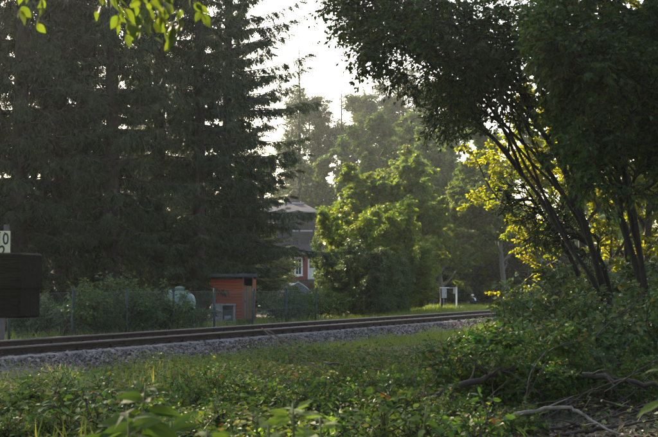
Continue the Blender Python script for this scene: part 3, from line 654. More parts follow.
# ------------------------------------------------------------------ fence
def fence():
    t = thing('wire_fence', 'dark green post and wire fence along the far side of the track', 'fence', (*xy(3.4, 0), float(gz(*xy(3.4, 0)))), -R(23.5))
    pm = MB(); pm.tube([(0, 0, -.2), (0, 0, 1.28)], .032, 8); pm.lathe([(.038, 1.28), (.034, 1.31), (.002, 1.325)], 8); pme = pm.mesh('post', M['green_post'], True)
    rng = np.random.default_rng(8); ys = list(np.arange(-5, 22, 2.45))
    for y in ys:
        o = bpy.data.objects.new('post', pme); link(o, t); o.location = (rng.uniform(-.03, .03), y, 0); o.rotation_euler = (rng.normal(0, .02), rng.normal(0, .02), 0)
    for z in (.12, .65, 1.22):
        w = MB(); w.tube([(.035, y, z + .012*math.sin(y*2)) for y in np.arange(-5, 21.8, .5)], .004, 4, cap=False); w.build('wire', M['wire'], t)
    w = MB(); n0 = 0
    for y in np.arange(-5, 20.5, .11):
        for s_ in (1, -1):
            y0, y1 = (y, y+1.1) if s_ > 0 else (y+1.1, y)
            w.tube([(.035, y0, .12), (.035, y1, 1.22)], .0022, 3, cap=False)
    w.build('wire_mesh', M['wire'], t, kind='stuff')
fence()

# ------------------------------------------------------------------ hectometre board
def board():
    d = 28.6; x = (2.0-UC)/F*d; g = float(gz(x, d))
    t = thing('kilometre_board', 'yellowish board with black numbers 10 over 2 on a grey post beside the track', 'sign', (x, d, g))
    top = CAMZ + (VH-224.5)/F*d - g; lean = .085
    p = MB(); p.box((-.055, 0, -.25), (.055, .09, top), bev=.012)
    V = p.v[0]; V[:, 0] += V[:, 2]/top*lean
    p.build('post', M['post'], t)
    cx, zc0, zc1 = (2.75-UC)/F*d - x, CAMZ+(VH-257)/F*d-g, CAMZ+(VH-231)/F*d-g
    b = MB(); b.box((cx-.17, -.034, zc0), (cx+.17, -.012, zc1), bev=.006); bo = b.build('board', M['board'], t)
    for sx in (-.05, .05):
        k = MB(); k.tube([(cx+sx, -.044, zc1-.035), (cx+sx, -.03, zc1-.035)], .012, 8); k.build('bolt', M['black'], bo)
        k = MB(); k.box((cx+sx-.02, -.013, zc1-.06), (cx+sx+.02, .004, zc1-.01)); k.build('bracket', M['post'], bo)
    for txt, zc, hh in (('10', zc0+.385, .25), ('2', zc0+.11, .25)):
        cu = bpy.data.curves.new('digits', 'FONT'); cu.body = txt; cu.size = hh/.70; cu.align_x = 'CENTER'; cu.align_y = 'CENTER'; cu.extrude = .001; cu.offset = .006
        o = bpy.data.objects.new('digits_tmp', cu); col.objects.link(o); bpy.context.view_layer.update()
        me = bpy.data.meshes.new_from_object(o.evaluated_get(bpy.context.evaluated_depsgraph_get())); bpy.data.objects.remove(o)
        me.materials.clear(); me.materials.append(M['black'])
        n = bpy.data.objects.new('number', me); link(n, bo); n.location = (cx, -.038, zc); n.rotation_euler = (R(90), 0, 0); n.scale = (.80, 1, 1)
board()

# ------------------------------------------------------------------ timber barrier at the left edge
def barrier():
    d = 8.2; k = F/d; xr = (21-UC)/k
    t = thing('timber_barrier', 'dark stacked timber beams ending at the left picture edge', 'barrier', (xr, d, float(gz(xr, d))), R(-3))
    g = float(gz(xr, d)); z0, zm, z1 = CAMZ-(318-VH)/k-g, CAMZ-(290-VH)/k-g, CAMZ+(VH-252.5)/k-g
    for a, b, e_ in ((z0, zm+.01, .008), (zm, z1, 0)):
        m = MB(); m.box((-1.7, e_, a), (-e_, .30-e_, b), bev=.012)
        V = m.v[0]; e = V[:, 0] > -.05; V[e, 0] += V[e, 1]*.19   # the sawn end stands oblique
        o = m.build('beam', [M['oldtimber'], M['endgrain']], t)
        for pl_ in o.data.polygons:
            if pl_.normal.x > .6: pl_.material_index = 1
    for x in (-1.45, -.95):
        m = MB(); m.box((x-.09, .302, -.3), (x+.09, .46, z1+.05), bev=.012); m.build('post', M['oldtimber'], t)
barrier()

# ------------------------------------------------------------------ red shed, cold frame, panel, tank, tarp tent
def shed():
    d = 46.; k = F/d; x0 = (211-UC)/k; g = float(gz(x0, d))
    t = thing('garden_shed', 'small red plank shed with flat dark roof and brown door', 'shed', (x0, d, g))
    W = (242.5-211)/k; W2 = (253.5-211)/k; D = 1.7; H = CAMZ+(VH-276)/k-g; Hs = CAMZ+(VH-279)/k-g
    n = 15; ph = (Hs-.02)/n; rng = np.random.default_rng(2); wall = MB(); wall.box((.03, .03, 0), (W-.03, .06, Hs-.01)); wo = wall.build('wall', M['dark_int'], t)
    m0 = MB(); m0.box((0, 0, 0), (W, .024, ph-.006), bev=.004); pm = m0.mesh('plank', M['red_wood'])
    m1 = MB(); m1.box((0, .06, 0), (.024, D, ph-.006), bev=.004); pms = m1.mesh('plank', M['red_wood'])
    for i in range(n):
        o = bpy.data.objects.new('plank', pm); link(o, wo); o.location = (0, rng.uniform(-.004, .004), .02+i*ph)
        for xx in (0, W2-.024):
            o = bpy.data.objects.new('plank', pms); link(o, wo); o.location = (xx, rng.uniform(0, .004), .02+i*ph)
    b = MB(); b.box((0, D, 0), (W2, D+.03, Hs)); b.build('rear_wall', M['red_wood'], t)
    for xx in (W, W2-.05):
        m = MB(); m.box((xx, -.012, 0), (xx+.05, .06, H), bev=.005); m.build('door_post', M['brown_wood'], t)
    dz = CAMZ+(VH-285.5)/k-g
    do = MB(); do.box((W+.055, .005, .05), (W2-.055, .035, dz)); dr = do.build('door', M['dark_int'], t)
    w3 = (W2-W-.11)/3
    for i in range(3):
        m = MB(); m.box((W+.055+i*w3+.004, -.018, .05), (W+.055+(i+1)*w3-.004, .004, dz-.01*i), bev=.004); m.build('board', M['brown_wood'], dr)
    m = MB(); m.box((W+.09, -.034, dz*.55), (W+.12, -.018, dz*.55+.09), bev=.004); m.build('handle', M['black'], dr)
    m = MB(); m.box((W+.055, .75, 0), (W2-.055, .78, H)); m.build('dark_interior', M['dark_int'], t)  # near-black panel stands in for the shade inside the shed
    m = MB(); m.box((.0, -.004, Hs+.03), (W2, .10, H), bev=.004); m.build('lintel', M['shedroof'], t)
    m = MB(); m.box((-.12, -.30, H), (W2+.14, D+.2, H+.06), bev=.012); r = m.build('roof', M['shedroof'], t)
    m = MB(); m.box((-.13, -.325, H-.03), (W2+.15, -.302, H+.075), bev=.005); m.build('fascia', M['shedroof'], r)
shed()
def frames():
    d = 44.2; k = F/d; x = (211-UC)/k; g = float(gz(x, d)); zt = CAMZ-(304-VH)/k-g
    t = thing('concrete_panel', 'pale grey upright slab leaning at the left shed wall', 'panel', (x, d, g))
    m = MB(); m.box((0, 0, -.02), (.34, .05, zt), bev=.008); m.build('slab', M['concrete'], t); m = MB(); m.box((.03, -.012, .1), (.31, -.002, .13)); m.build('batten', M['concrete'], t)
    x = (221.3-UC)/k
    t = thing('cold_frame', 'grey framed open box standing before the red shed wall', 'box', (x, d, g)); w = .46
    for a, b, nm in (((0, 0, 0), (.05, .4, zt-.052), 'post'), ((w-.05, 0, 0), (w, .4, zt-.052), 'post'), ((-.02, -.03, zt-.05), (w+.02, .42, zt), 'top_board'), ((.052, .38, 0), (w-.052, .4, zt-.055), 'back_panel'), ((.052, .05, .12), (w-.052, .37, .15), 'shelf')):
        m = MB(); m.box(a, b, bev=.006); m.build(nm, M['concrete'], t)
    m = MB(); m.tube([(.1, .2, .24), (w-.12, .2, .26)], [.09, .08], 9); m.build('bundle', M['tarp'], t)
frames()
def tank():
    d = 40.; k = F/d; x = (180-UC)/k; g = float(gz(x, d)); zt = CAMZ-(291-VH)/k-g; r = 16/k
    t = thing('water_tank', 'pale green rounded water tank with lid behind the fence bushes', 'tank', (x, d, g))
    prof = [(.02, 0), (r*.92, 0), (r*.97, .05)]
    for j in range(4):
        z = .1+j*(zt-.35)/4; h = (zt-.35)/4
        prof += [(r*.97, z), (r, z+.04), (r, z+h*.7), (r*.97, z+h*.85)]
    prof += [(r*.98, zt-.26), (r*.9, zt-.15), (r*.7, zt-.06), (r*.3, zt-.005)]
    m = MB(); m.lathe(prof, 24); m.build('body', M['tank'], t, True)
    m = MB(); m.lathe([(r*.27, zt-.02), (r*.27, zt+.07), (r*.30, zt+.07), (r*.30, zt+.11), (r*.2, zt+.14), (.01, zt+.15)], 18); m.build('lid', M['tank'], t, True)
    m = MB(); m.tube([(-r*.55, -.2, zt-.1), (-r*.55, -.2, zt+.04)], .05, 10); m.build('vent', M['boxgrey'], t)
tank()
def tarp():
    d = 53.; k = F/d; x = (298-UC)/k; g = float(gz(x, d)); zr = CAMZ+(VH-282.5)/k-g
    t = thing('tarpaulin_shelter', 'grey tarpaulin draped over a low frame behind the big bush', 'tent', (x, d, g), R(14))
    rng = np.random.default_rng(4); W, L = .62, 1.5
    prof = [(-W-.06, .05), (-W, zr*.4), (-W+.03, zr*.72), (-W*.5, zr*.88), (0, zr), (W*.5, zr*.87), (W-.03, zr*.70), (W, zr*.4), (W+.07, .05)]
    ys = np.linspace(0, L, 9); V = np.array([[(px_+rng.normal(0, .015), y, pz+rng.normal(0, .012) - .05*math.sin(y/L*math.pi*3)**2*(pz > .3)) for px_, pz in prof] for y in ys]); n = len(prof)
    m = MB(); i = np.arange(len(ys)-1)[:, None]*n + np.arange(n-1)[None]
    m.add(V.reshape(-1, 3), np.stack([i, i+1, i+n+1, i+n], -1).reshape(-1, 4)); m.build('cover', M['tarp'], t, True)
    m = MB(); m.add(V[0]+np.array([0, .01, 0]), [list(range(n))]); m.build('front_flap', M['tarp'], t)
    m = MB(); m.tube([(px_*1.02, -.02, pz+.015) for px_, pz in prof[3:8]], .028, 6); m.build('edge_hem', M['tarp_light'], t)
    for sx in (-1, 1):
        m = MB(); m.tube([(sx*(W-.06), .06, 0), (sx*(W-.06), .06, zr*.7)], .02, 6); m.build('frame_pole', M['post'], t)
tarp()

# ------------------------------------------------------------------ red house
def house():
    d = 95.; k = F/d; X = lambda u: (u-UC)/k; Zp = lambda v: CAMZ + (VH-v)/k
    x0, x1 = X(246), X(316.3); g = float(gz(-3, d)); t = thing('red_house', 'red house with white windows and grey roofs half hidden by spruce and bushes', 'house', (x0, d, g))
    ox = x0; Zl = lambda v: Zp(v)-g; Xl = lambda u: X(u)-ox
    def part(nm, mat, lo, hi, par=t, bev=0.):
        m = MB(); m.box(lo, hi, bev=bev); return m.build(nm, mat, par)
    W = x1-x0; D = 7.; zf = Zl(279.5); ze = Zl(254.5)
    # front wall with openings: pieces between the windows
    op = [(Xl(283.6), Xl(289.4), Zl(275), Zl(257)), (Xl(294.7), Xl(302.3), Zl(275.3), Zl(257.3)), (Xl(308.2), Xl(315.0), Zl(279), Zl(259.2)), (Xl(262), Xl(269), Zl(275), Zl(257))]
    op.sort(); wall = MB(); xs = 0
    for (a, b, c, e) in op:
        wall.box((xs, 0, zf), (a, .25, ze)); wall.box((a, 0, zf), (b, .25, c)) if c > zf+.01 else None; wall.box((a, 0, e), (b, .25, ze)); xs = b
    wall.box((xs, 0, zf), (W, .25, ze)); wall.box((0, .251, zf), (.25, D, ze)); wall.box((W-.25, .251, zf), (W, D, ze)); wall.box((.251, D-.25, zf), (W-.251, D, ze))
    wall.build('wall', M['house_red'], t)
    part('base', M['house_base'], (.03, .03, -.2), (W-.03, D, zf-.003))
    part('dark_interior', M['dark_int'], (.3, 1.2, zf), (W-.3, 1.25, ze))  # dark sheet: shade of the rooms put into its colour
    for i, (a, b, c, e) in enumerate(op):
        isd = c < zf+.1
        m = MB(); fw = .09
        m.box((a-.03, -.03, c-.02), (a+fw, .08, e+.03)); m.box((b-fw, -.03, c-.02), (b+.03, .08, e+.03)); m.box((a+fw, -.028, e-fw), (b-fw, .078, e+.028)); m.box((a+fw, -.028, c-.018), (b-fw, .078, c+fw))
        fo = m.build('door' if isd else 'window', M['white'], t)
        if isd:
            part('panel', M['white'], (a+fw, .03, c+fw), (b-fw, .06, c+.55*(e-c)), fo); part('pane', M['glass'], (a+fw, .03, c+.55*(e-c)+.004), (b-fw, .045, e-fw), fo)
        else:
            part('pane', M['glass'], (a+fw, .03, c+fw), (b-fw, .045, e-fw), fo); mid = (a+b)/2; part('mullion', M['white'], (mid-.02, -.012, c+fw), (mid+.02, .028, e-fw), fo)
            part('sill', M['white'], (a-.08, -.10, c-.06), (b+.08, -.031, c-.022), fo); part('curtain', M['white'], (a+fw, .10, c+fw), (a+fw+.10, .12, e-fw), fo)
    part('corner_post', M['slate_wall'], (W-.02, -.06, zf), (W+.09, .1, ze-.002))
    # glazed side porch
    v = thing_part = part('porch', M['fascia'], (W+.1, .35, -.1), (Xl(324), 2.2, zf+.25)); part('porch_window', M['white'], (W+.12, .30, zf+.26), (W+.2, .36, ze-.01), v); part('porch_window', M['white'], (Xl(323), .30, zf+.26), (Xl(324), .36, ze-.01), v); part('pane', M['glass'], (W+.2, .32, zf+.26), (Xl(323), .34, ze-.01), v); part('transom', M['white'], (W+.2, .29, ze-.55), (Xl(323), .318, ze-.47), v)
    # lower lean-to roof
    zr = Zl(241); m = MB(); a = -.35
    P = np.array([(a, -.55, ze), (Xl(326), -.55, ze), (Xl(319.5), 1.7, zr), (.4, 1.7, zr)]); m.add(np.concatenate([P, P+(0, 0, .10)]), [(0, 3, 2, 1), (4, 5, 6, 7), (0, 1, 5, 4), (1, 2, 6, 5), (2, 3, 7, 6), (3, 0, 4, 7)])
    rf = m.build('roof', M['roof'], t); part('gutter', M['fascia'], (a-.02, -.64, ze-.03), (Xl(326)+.02, -.552, ze+.10), rf, .02); part('soffit', M['fascia'], (a, -.54, ze-.05), (Xl(325), 0.3, ze-.004), rf)
    m = MB(); P = np.array([(Xl(326), -.55, ze), (Xl(326), D, ze), (Xl(319.5), D-1.6, zr), (Xl(319.5), 1.7, zr)]); m.add(np.concatenate([P, P+(0, 0, .10)]), [(0, 3, 2, 1), (4, 5, 6, 7), (0, 1, 5, 4), (1, 2, 6, 5), (2, 3, 7, 6), (3, 0, 4, 7)]); m.build('roof_side', M['roof'], rf)
    # upper storey
    zu = Zl(211); u0, u1 = Xl(262), Xl(314.5)
    up = part('upper_wall', M['slate_wall'], (u0, 1.75, zr-.9), (u1, D-1.4, zu))
    for (ua, ub, va, vb) in ((296, 301, 232, 217), (303.5, 309, 236, 216), (283, 288, 232, 217)):
        wn_ = part('window', M['roof'], (Xl(ua), 1.70, Zl(va)), (Xl(ub), 1.748, Zl(vb)), up); part('pane', M['glass'], (Xl(ua)+.06, 1.685, Zl(va)+.07), (Xl(ub)-.06, 1.698, Zl(vb)-.07), wn_); mid = (Xl(ua)+Xl(ub))/2; part('mullion', M['roof'], (mid-.018, 1.672, Zl(va)), (mid+.018, 1.684, Zl(vb)), wn_)
    for uu in (299, 313.3, 318): part('balcony_post', M['slate_wall'], (Xl(uu)-.06, .9, zr-.35), (Xl(uu)+.06, 1.02, zu), up)
    bl = part('balcony_rail', M['fascia'], (Xl(292), .93, Zl(231)), (Xl(318), .99, Zl(229.5)), up)
    for j in range(14): part('baluster', M['slate_wall'], (Xl(293+j*1.8)-.02, .94, zr-.3), (Xl(293+j*1.8)+.02, .98, Zl(231)), bl)
    zt = Zl(200.5); c0, c1 = Xl(258), Xl(319.5); m = MB()
    P = [(c0, .6, zu), (c1, .6, zu), (c1, D-1, zu), (c0, D-1, zu), (c0+1.6, 3.3, zt), (c1-1.2, 3.3, zt)]
    m.add(P, [(0, 1, 5, 4), (2, 3, 4, 5)]); m.f.setdefault((3, 0), []).append(np.array([(1, 2, 5), (3, 0, 4)])); m.f[(4, 0)].append(np.array([(0, 3, 2, 1)]))
    r2 = m.build('upper_roof', M['roof'], t); part('gutter', M['fascia'], (c0, .5, zu-.06), (c1, .597, zu+.06), r2, .02); part('ridge', M['fascia'], (c0+1.6, 3.2, zt-.03), (c1-1.2, 3.4, zt+.06), r2, .02)
    part('chimney', M['house_base'], (c0+2, 3.7, zu+.3), (c0+2.5, 4.2, zt+.6), r2)
    # dark terrace in front
    te = part('terrace', M['dark_rail'], (Xl(289), -1.4, zf-.32), (Xl(318), -.003, zf-.06))
    for uu in (290, 303, 317): part('terrace_post', M['dark_rail'], (Xl(uu)-.05, -1.35, -.2), (Xl(uu)+.05, -1.25, zf-.321), te)
house()

# ------------------------------------------------------------------ cabinet frame beyond the bend, and the person
def cabinet():
    d = 74.; k = F/d; x = (441.6-UC)/k; g = float(gz(x, d)); Z = lambda v: CAMZ+(VH-v)/k-g
    t = thing('signal_cabinet', 'grey cabinet on a dark post under a white frame in the clearing', 'cabinet', (x, d, g))
    m = MB(); m.box((-.06, 0, -.3), (.07, .1, Z(298)), bev=.01); m.build('post', M['dark_rail'], t)
    m = MB(); m.box((-.08, .02, Z(298)), (-.02, .1, Z(287.5)), bev=.006); m.build('frame_post', M['dark_rail'], t)
    m = MB(); m.box((-.015, -.08, Z(298)), (.27, .12, Z(288.4)), bev=.012); b = m.build('box', M['boxgrey'], t)
    m = MB(); m.box((.01, -.092, Z(297.4)), (.245, -.082, Z(289)), bev=.004); m.build('door', M['boxgrey'], b)
    m = MB(); m.box((.20, -.105, Z(293.6)), (.225, -.092, Z(292.4))); m.build('lock', M['black'], b)
    w = 15.0/k
    m = MB(); m.box((-.09, -.02, Z(288.2)), (w*.5, .13, Z(287.2)), bev=.006); m.build('top_bar', M['white'], t)
    m = MB(); m.box((w*.5, .0, Z(288.3)), (w, .1, Z(287.5)), bev=.006); m.build('top_bar', M['boxgrey'], t)
    m = MB(); m.box((w-.05, .0, -.3), (w+.03, .08, Z(287.2)), bev=.006); m.build('frame_post', M['white'], t)
    m = MB(); m.box((w-.20, .02, Z(293.5)), (w-.055, .06, Z(288.5)), bev=.006); m.build('plate', M['fascia'], t)
cabinet()

def skin(name, verts, edges, radii, mat, parent, sub=2, root=0):
    me = bpy.data.meshes.new(name); me.from_pydata([tuple(v) for v in verts], edges, []); me.materials.append(mat)
    o = bpy.data.objects.new(name, me); link(o, parent)
    o.modifiers.new('skin', 'SKIN'); 
    if not me.skin_vertices: 
        bpy.context.view_layer.objects.active = o
        me.attributes.new  # layer is created with the modifier below
    return o
def person():
    # crouching figure seen from its right, facing left; built as blended ring tubes on one mesh
    d = 83.; k = F/d; x = (473-UC)/k; g = float(gz(x, d)); top = CAMZ-(294-VH)/k-g
    t = thing('person', 'person in white cap and dark jacket low in the grass beyond the cabinet', 'person', (x, d, g-.02), 0)
    s = top/1.0
    def body(nm, chains, mat, par):
        bmv = MB()
        for pts, rad in chains: 
            P = np.array(pts)*s; n = 7; tt = np.linspace(0, 1, len(P)); t2 = np.linspace(0, 1, len(P)*3-2)
            Q = np.stack([np.interp(t2, tt, P[:, c]) for c in range(3)], -1); rr = np.interp(t2, tt, np.array(rad)*s); Q[1:-1] = (Q[:-2]+2*Q[1:-1]+Q[2:])/4
            bmv.tube(Q, rr, 10)
        o = bmv.build(nm, mat, par, True)
        rm = o.modifiers.new('fuse', 'REMESH'); rm.mode = 'VOXEL'; rm.voxel_size = .012; rm.use_smooth_shade = True
        return o
    hip = (.16, 0, .30)
    hands = []
    for sy in (-1, 1):
        for j in range(4): hands.append(([(-.36, sy*.10+(j-1.5)*.017, .40), (-.41-.006*(j in (1, 2)), sy*.10+(j-1.5)*.018, .385), (-.43, sy*.10+(j-1.5)*.018, .36)], [.009, .0085, .006]))
        hands.append(([(-.31, sy*.10-sy*.03, .41), (-.35, sy*.10-sy*.055, .40), (-.375, sy*.10-sy*.055, .385)], [.011, .009, .007]))
        hands.append(([(-.27, sy*.11, .42), (-.32, sy*.10, .41), (-.365, sy*.10, .40)], [.026, .036, .03]))
    b = body('body', [([hip, (.10, 0, .48), (.02, 0, .66), (-.02, 0, .72)], [.14, .14, .13, .08]), ([(-.02, 0, .72), (-.06, 0, .80)], [.055, .05]),
        ([(-.05, 0, .79), (-.075, 0, .87), (-.07, 0, .93), (-.06, 0, .985)], [.055, .092, .098, .05]), ([(-.155, 0, .885), (-.185, 0, .868)], [.02, .014]), ([(-.07, .095, .88), (-.06, .105, .89)], [.022, .014]), ([(-.07, -.095, .88), (-.06, -.105, .89)], [.022, .014]), ([(-.13, 0, .80), (-.15, 0, .815)], [.03, .03])] + hands, M['skin'], t)
    for sy in (-1, 1):
        m = MB(); m.place(ICV, ICF, np.array([[-.163*s, sy*.035*s, .90*s]]), *[np.array([v]) for v in np.eye(3)], .012*s); m.build('eye', M['black'], b)
    body('jacket', [([hip, (.10, 0, .48), (.02, 0, .66), (-.02, 0, .735)], [.155, .165, .155, .075])] + [([(.0, sy*.15, .68), (-.02, sy*.22, .52), (-.06, sy*.20, .46), (-.27, sy*.11, .42)], [.075, .06, .055, .04]) for sy in (-1, 1)], M['navy'], t)
    body('trousers', [([(.18, sy*.09, .29), (-.20, sy*.13, .44), (-.19, sy*.13, .40), (-.06, sy*.12, .09)], [.10, .075, .07, .05]) for sy in (-1, 1)], M['navy'], t)
    for sy in (-1, 1): body('shoe', [([(-.04, sy*.12, .05), (-.12, sy*.125, .045), (-.20, sy*.13, .035)], [.05, .048, .035])], M['black'], t)
    m = MB(); m.lathe([(.108*s, .90*s), (.115*s, .94*s), (.10*s, .99*s), (.06*s, 1.02*s), (.005*s, 1.03*s)], 16, c=(-.055*s, 0)); m.tube([(-.10*s, 0, .925*s), (-.20*s, 0, .92*s)], [.085*s, .06*s], 10); V = m.v[1]; V[:, 2] = .925*s + (V[:, 2]-.925*s)*.12
    m.build('cap', M['whitecloth'], t, True)
    body('shoulder_panel', [([(.01, -.12, .73), (.10, -.16, .66), (.17, -.15, .52)], [.07, .085, .06])], M['whitecloth'], t)
person()

# ------------------------------------------------------------------ fallen branches
def branch(name, pts, r, label, mat='deadwood', twigs=4, seed=0, group='fallen branches'):
    rng = np.random.default_rng(seed); P = np.array([at(*p) for p in pts]); P[:, 2] = np.maximum(P[:, 2], gz(P[:, 0], P[:, 1])+r*.4)
    tt = np.linspace(0, 1, len(P)); t2 = np.linspace(0, 1, 5*len(P)); Q = np.stack([np.interp(t2, tt, P[:, c]) for c in range(3)], -1)
    for _ in range(2): Q[1:-1] = (Q[:-2]+Q[1:-1]*2+Q[2:])/4
    L = np.linalg.norm(np.diff(P, axis=0), axis=1).sum(); Q[1:-1] += rng.normal(0, r*.35, (len(Q)-2, 3))
    base = Q[0].copy(); Q = Q - base; t = thing(name, label, 'branch', tuple(base), 0, group)
    m = MB(); m.tube(Q, r*(1-.6*t2), 8, rng=rng, rough=.12); m.build('limb', M[mat], t, True)
    for k in range(twigs):
        i = int(rng.uniform(.25, .95)*(len(Q)-2)); ax = unit((Q[i+1]-Q[i])[None])[0]; o = rng.normal(size=3); o[2] = abs(o[2])*.6; dd = unit((ax*.7+o*.5)[None])[0]
        l = L*rng.uniform(.12, .3); pts_ = [Q[i]]
        for _ in range(4): dd = unit((dd+rng.normal(0, .18, 3))[None])[0]; pts_.append(pts_[-1]+dd*l/4)
        m = MB(); m.tube(pts_, np.linspace(r*.35, .003, 5), 5); m.build('twig', M[mat], t, True)
    return t
branch('fallen_branch', [(375, 408, 15.5), (440, 393, 15.6), (490, 374, 15.7), (522, 364, 15.8)], .055, 'thick dark fallen branch rising to a broken end in the lower right', twigs=3, seed=1)
branch('fallen_branch', [(524, 366, 16.2), (580, 375, 16), (640, 383, 15.7), (700, 392, 15.5)], .05, 'dark fallen branch sloping from the broken end to the right edge', seed=2)
branch('fallen_branch', [(470, 433, 14.0), (515, 412, 14.1), (572, 406, 14.2), (590, 420, 14.0), (625, 442, 13.7)], .028, 'pale bare branch lying bent in the lower right corner', 'deadwood_pale', 3, 3)
branch('fallen_branch', [(480, 424, 14.6), (560, 436, 14.4), (610, 415, 14.5), (665, 403, 14.6)], .026, 'thin grey branch curving behind the pale bent branch', seed=4)
branch('fallen_branch', [(560, 440, 13.9), (610, 425, 13.9), (665, 417, 14)], .026, 'thin branch at the bottom right corner', seed=5)
branch('fallen_branch', [(500, 400, 17), (570, 372, 17.5), (625, 362, 18), (675, 352, 18)], .024, 'thin dark branch crossing behind the broken thick branch', seed=6)
branch('fallen_branch', [(470, 393, 16.5), (560, 381, 17), (660, 382, 17)], .018, 'long straight dark stick behind the thick fallen branch', seed=7, twigs=2)
branch('dead_stem', [(522, 420, 15), (528, 375, 15.2), (545, 350, 15.6), (580, 338, 16.5)], .012, 'thin dead stem bending right above the thick fallen branch', seed=8, twigs=3, group='dead stems')
branch('dead_stem', [(560, 385, 18), (600, 330, 18.5), (650, 290, 19)], .016, 'thin dead stem slanting up towards the right edge', seed=9, twigs=5, group='dead stems')
branch('dead_stem', [(505, 262, 22), (540, 285, 21.5), (590, 330, 21)], .014, 'thin dead twig hanging across the dark shrubs', seed=10, twigs=5, group='dead stems')
branch('dead_stem', [(268, 330, 19), (300, 350, 17.6), (334, 368, 16.6)], .013, 'upper of two dark leaning sticks before the ballast', 'bark_black', seed=11, twigs=0, group='leaning sticks')
branch('dead_stem', [(262, 328, 19.3), (290, 352, 17.4), (325, 371, 16.2)], .011, 'lower of two dark leaning sticks before the ballast', 'bark_black', seed=12, twigs=0, group='leaning sticks')
branch('fallen_branch', [(196, 436, 14.0), (235, 427, 14.1), (262, 419, 14.3)], .022, 'short dark branch low in the foreground undergrowth', seed=13, twigs=1)
branch('fallen_branch', [(325, 362, 19), (360, 366, 18.6), (395, 371, 18)], .02, 'short dark stick among the leaves in the middle foreground', seed=14, twigs=1)
for k, (u0, v0, u1, v1, d, h) in enumerate([(float(a), float(b), float(a+c), float(b-e), float(f_), float(g_)) for a, b, c, e, f_, g_ in np.random.default_rng(90).uniform((470, 385, -90, -15, 14, .005), (660, 437, 110, 50, 17, .012), (26, 6))] + [(540, 425, 640, 372, 15.2, .014), (590, 432, 655, 366, 15.8, .012), (480, 415, 600, 398, 14.8, .012), (505, 436, 545, 362, 15, .010), (600, 400, 668, 430, 14.3, .015), (430, 428, 520, 437, 14.2, .012), (610, 396, 622, 345, 16.5, .009), (640, 436, 600, 352, 16, .009)]):
    um, vm = (u0+u1)/2 + (k*17 % 20)-10, (v0+v1)/2 - 6
    branch('brushwood_stick', [(u0, v0, d), (um, vm, d+.2), (u1, v1, d+.3)], h, 'thin brown stick in the brushwood heap in the lower right', seed=30+k, twigs=3, group='brushwood sticks in the lower right')
m = MB(); rg = np.random.default_rng(77); x_, d_ = (233-UC)/F*37.5, 37.5; m.place(ICV*rg.uniform(.75, 1.1, (12, 1))*np.array([1, .7, .5]), ICF, np.array([[0, 0, .05]]), *[np.array([v]) for v in np.eye(3)], .16)
o = m.build('rock', M['ceramic'], label='pale rock on the grass edge below the red shed', category='rock'); o.location = (x_, d_, float(gz(x_, d_))+.02)

# ------------------------------------------------------------------ near saplings and overhanging branch, every leaf its own part
def leaf_mesh(name, mat, w=.40, curl=.25, n=7, fold=.12, seed=0):
    rng = np.random.default_rng(seed); V = []; m = MB()
    for i in range(n+1):
        t = i/n; hw = w*.5*(math.sin(math.pi*min(1, t*1.02)**.8)**.9)*(1 if 0 < i < n else .02); zc = -curl*t*t + .02*math.sin(t*9+seed)
        for s_ in (-1, -.5, 0, .5, 1): V.append((t, s_*hw, zc + fold*abs(s_)*hw*2 - .03*s_*s_*hw + rng.normal(0, .004)))
    q = [(i*5+j, i*5+j+1, i*5+j+6, i*5+j+5) for i in range(n) for j in range(4)]
    m.add(V, q); m.tube([(-.12, 0, .03), (0, 0, 0), (.5, 0, -curl*.25-.004)], [.012, .012, .006], 4); return m.mesh(name, mat, True)
LM = {k: [leaf_mesh('leaf', M[mt], w, c, seed=j) for j, c in enumerate((.18, .4, .6))] for k, mt, w in (('dark', 'sapling', .32), ('light', 'sapling_light', .38), ('over', 'overhang', .60))}
def put_leaf(par, p, dirv, L, kind, rng, roll=.5, up=(0, 0, 1)):
    o = bpy.data.objects.new('leaf', LM[kind][int(rng.integers(3))]); link(o, par)
    X, Y, Z = basis(np.array([dirv]), up=np.array([up]), roll=np.array([rng.normal(0, roll)]))
    mt = Matrix(((X[0][0], Y[0][0], Z[0][0]), (X[0][1], Y[0][1], Z[0][1]), (X[0][2], Y[0][2], Z[0][2])))
    o.location = p; o.rotation_euler = mt.to_euler(); o.scale = (L, L, L); return o
def sapling(u, vtop, d, label, kind, nleaf, L, seed, lean=0., bush_=0):
    rng = np.random.default_rng(seed); x = (u-UC)/F*d; g = float(gz(x, d)); H = CAMZ-(vtop-VH)/F*d-g
    t = thing('sapling', label, 'plant', (x-lean, d, g-.02), 0, 'leafy plants close to the camera')
    tt = np.linspace(0, 1, 8); S = np.stack([lean*tt**1.5 + .015*np.sin(tt*5+seed), .02*np.sin(tt*4), H*.94*tt], -1)
    m = MB(); m.tube(S, .009*(1-.75*tt)+.002, 6); st = m.build('stem', M['stem'], t, True)
    for k in range(nleaf):
        f = .97 - .36*(k/nleaf)**1.5; az = k*2.4 + rng.uniform(-.5, .5); p = np.array([np.interp(f, tt, S[:, c]) for c in range(3)])
        e = .9*(1-k/nleaf)**2.5 - .30 + rng.normal(0, .18); l = L*(.55+.6*min(1, 2.2*k/nleaf))*rng.uniform(.75, 1.15)
        dv = np.array([math.cos(az), .7*math.sin(az), e]); put_leaf(t, p+dv*.02, dv, l, kind, rng, .55, (rng.normal(0, .3), -rng.uniform(.1, 1.0), .8))
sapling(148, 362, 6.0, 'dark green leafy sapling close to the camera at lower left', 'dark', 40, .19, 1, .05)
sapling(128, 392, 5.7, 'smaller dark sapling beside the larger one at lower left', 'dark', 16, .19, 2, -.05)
sapling(205, 408, 5.6, 'bright green seedling at the bottom edge, right of the dark sapling', 'light', 16, .16, 3, .03)
